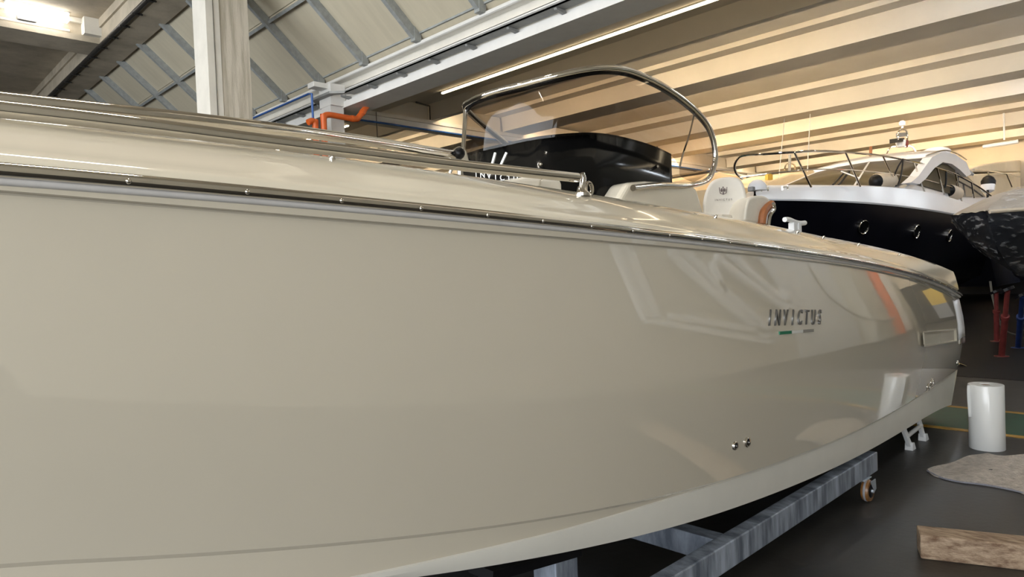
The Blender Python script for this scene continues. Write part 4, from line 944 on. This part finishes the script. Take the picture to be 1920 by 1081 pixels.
obj('film_rag', MB().grid([[(WBX + 1.5, WC - 0.30, wz - 0.75), (WBX + 1.9, WC - 0.42, wz - 0.82), (WBX + 2.4, WC - 0.62, wz - 0.78), (WBX + 3.0, WC - 0.9, wz - 0.8)], [(WBX + 1.8, WC - 0.32, wz - 1.0), (WBX + 2.1, WC - 0.46, wz - 1.12), (WBX + 2.5, WC - 0.62, wz - 0.98), (WBX + 3.0, WC - 0.9, wz - 1.0)]]), 'plastic_wrap', wb, smooth=True)

def stand(foot, top, m, label):
    t = thing('boat_stand', (foot[0], foot[1], 0), label, 'stand', 'adjustable boat stands')
    a = Vector((foot[0], foot[1], 0.0)); b = Vector(top)
    obj('lower_tube', MB().tube([a, a + (b - a) * 0.62], 0.045, 12), m, t, smooth=True)
    obj('collar', MB().tube([a + (b - a) * 0.60, a + (b - a) * 0.64], 0.058, 12), m, t, smooth=True)
    obj('screw', MB().tube([a + (b - a) * 0.62, b], 0.034, 10), m, t, smooth=True)
    obj('pad', MB().lathe(b, (0, 0.5, 1), [(0, 0.1), (0.04, 0.1)], 12), 'black_plastic', t)
    obj('base_plate', MB().lathe(a, (0, 0, 1), [(0, 0.10), (0.012, 0.10), (0.02, 0.05)], 14), m, t, smooth=True)
stand((12.851, 2.326, 0.000), (12.089, 2.100, 1.057), 'red_paint', 'red boat stand propping the wrapped boat bow')
stand((15.017, 2.786, 0.000), (14.600, 2.700, 0.917), 'red_paint', 'darker red boat stand behind the first one')
stand((14.127, 2.323, 0.000), (12.559, 2.000, 0.955), 'blue_paint', 'blue boat stand at the right edge')
tag(obj('hose', MB().tube(smooth_path([(15.2, 2.9, 1.1), (15.2, 2.85, 0.7), (15.4, 2.75, 0.2), (16.0, 2.6, 0.025)], 5), 0.02, 6), 'cable_dark', smooth=True), 'thin hose looping down behind the red stand', 'hose')

nb = thing('navy_boat', (25, 2.6, 0), 'dark navy boat hull in the shadow behind the wrapped boat', 'boat')
r1 = []
for i in range(9):
    s = i * 0.9; h = 1.3 * (1 - math.exp(-s / 1.5)) + 0.02
    r1.append([(21.5 + s, 3.3 - h, 2.3), (21.7 + s, 3.3 - h * 0.95, 1.6), (22.2 + s, 3.3 - h * 0.75, 0.95), (22.6 + s, 3.3, 0.55)])
mb = MB(); mb.grid(r1); mb.grid([[(p[0], 6.6 - p[1], p[2]) for p in r] for r in r1], True); obj('hull', mb, 'yacht_blue_bottom', nb, smooth=True)
obj('deck', MB().grid([[r[0], (r[0][0], 3.3, 2.38), (r[0][0], 6.6 - r[0][1], 2.3)] for r in r1]), 'cover_cloth', nb, smooth=True)

# ================================================================== FAR BOATS AND HANGING BITS
fb1 = thing('cream_cruiser', (27, 5.5, 0), 'cream cabin boat against the far wall, above the wrapped boat', 'boat')
obj('canopy', MB().prism([(24.629, 5.200, 4.226), (26.367, 5.200, 4.482), (28.732, 5.200, 4.768), (31.976, 5.200, 5.123), (32.910, 5.200, 5.204), (32.860, 5.200, 4.745), (24.620, 5.200, 4.129)], (0, 2.2, 0)), 'cream_boat', fb1, bevel=0.08, seg=3)
obj('topside', MB().prism([(24.837, 5.150, 4.073), (32.544, 5.150, 4.715), (32.381, 5.150, 3.214), (25.618, 5.150, 2.975)], (0, 2.4, 0)), 'cream_boat', fb1, bevel=0.05)
obj('hand_rail', MB().tube([(24.321, 5.000, 4.143), (26.806, 5.000, 4.283), (30.686, 5.000, 4.420), (31.475, 5.000, 4.437)], 0.03, 6), 'chrome', fb1)
for a, b in (((26.199, 5.000, 4.220), (26.475, 5.000, 4.002)), ((29.025, 5.000, 4.358), (29.883, 5.000, 3.966))): obj('stanchion', MB().tube([a, b], 0.025, 6), 'chrome', fb1)
obj('radar_dome', MB().lathe((33.322, 5.900, 5.638), (0, 0, 1), [(-0.12, 0.1), (-0.08, 0.22), (0.06, 0.26), (0.16, 0.22), (0.2, 0.06)], 14), 'yacht_white', fb1, smooth=True)
for dx in (-0.15, 0.02, 0.16): obj('dome_leg', MB().tube([Vector((33.317, 5.900, 5.595)) + Vector((dx, 0, 0)), Vector((33.285, 5.900, 5.273)) + Vector((dx, 0, 0))], 0.025, 6), 'red_paint', fb1)
obj('hull', MB().prism([(25.618, 5.150, 2.975), (32.381, 5.150, 3.214), (32.0, 5.15, 0.5), (28.0, 5.15, 0.5)], (0, 2.4, 0)), 'yacht_blue_bottom', fb1)
t = thing('strip_light', (28.400, 5.007, 5.400), 'white batten light hanging near the far wall', 'lamp')
obj('batten', MB().tube([(28.400, 5.543, 5.322), (28.400, 4.549, 5.344)], 0.07, 6), 'white_steel', t)
obj('hanger', MB().tube([(28.400, 4.931, 5.460), Vector((28.400, 4.931, 5.460)) + Vector((0, 0, 0.9))], 0.03, 6), 'white_steel', t)
fb2 = thing('cream_sailboat', (28, 12, 0), 'small cream cabin boat far behind the yacht bow', 'boat')
obj('cabin', MB().prism([(21.252, 10.000, 3.930), (21.421, 10.000, 4.214), (22.291, 10.000, 4.447), (23.037, 10.000, 4.626), (24.121, 10.000, 4.725), (25.263, 10.000, 4.618), (25.961, 10.000, 4.196)], (0, 1.6, 0)), 'cream_boat', fb2, bevel=0.1, seg=3)
obj('hull', MB().prism([(18.324, 10.000, 3.827), (26.727, 10.000, 4.319), (24.5, 10.0, 0.0), (21.5, 10.0, 0.0)], (0, 1.8, 0)), 'cream_boat', fb2)
obj('mast_lamp', MB().tube([(23.499, 10.200, 4.705), (23.582, 10.200, 5.300)], 0.05, 8), 'cabinet_grey', fb2)
obj('mast_hoop', MB().tube(smooth_path([(23.124, 10.200, 4.749), (23.261, 10.200, 4.924), (23.562, 10.200, 5.004), (23.905, 10.200, 4.977), (24.026, 10.200, 4.819)], 4), 0.03, 6), 'chrome', fb2)
obj('lifting_eye', MB().prism([(21.210, 9.900, 4.239), (21.220, 9.900, 4.393), (21.376, 9.900, 4.472), (21.563, 9.900, 4.417), (21.552, 9.900, 4.262)], (0, 0.1, 0)), 'sign_yellow', fb2)
t = thing('cream_launch', (21, 14, 0), 'pale boat seen under the windscreen frame beyond the seat', 'boat')
obj('hull', MB().prism([(19.698, 13.200, 4.349), (24.227, 13.200, 5.155), (26.376, 13.200, 5.143), (26.0, 13.2, 0.0), (22.0, 13.2, 0.0)], (0, 2, 0)), 'cream_boat', t, bevel=0.05)
obj('rail', MB().tube([(20.707, 13.100, 4.731), (23.254, 13.100, 5.148), (26.182, 13.100, 5.202)], 0.03, 6), 'chrome', t)
for a, b, s_ in (((20.900, 9.173, 6.010), (20.900, 9.412, 4.191), 'left'), ((20.900, 8.392, 6.023), (20.900, 8.521, 4.289), 'right')):
    tag(obj('hanging_wire', MB().tube([a, b], 0.012, 6), 'white_steel'), 'thin wire hanging from the ceiling, %s one of the two' % s_, 'wire', 'wires above the yacht bow')
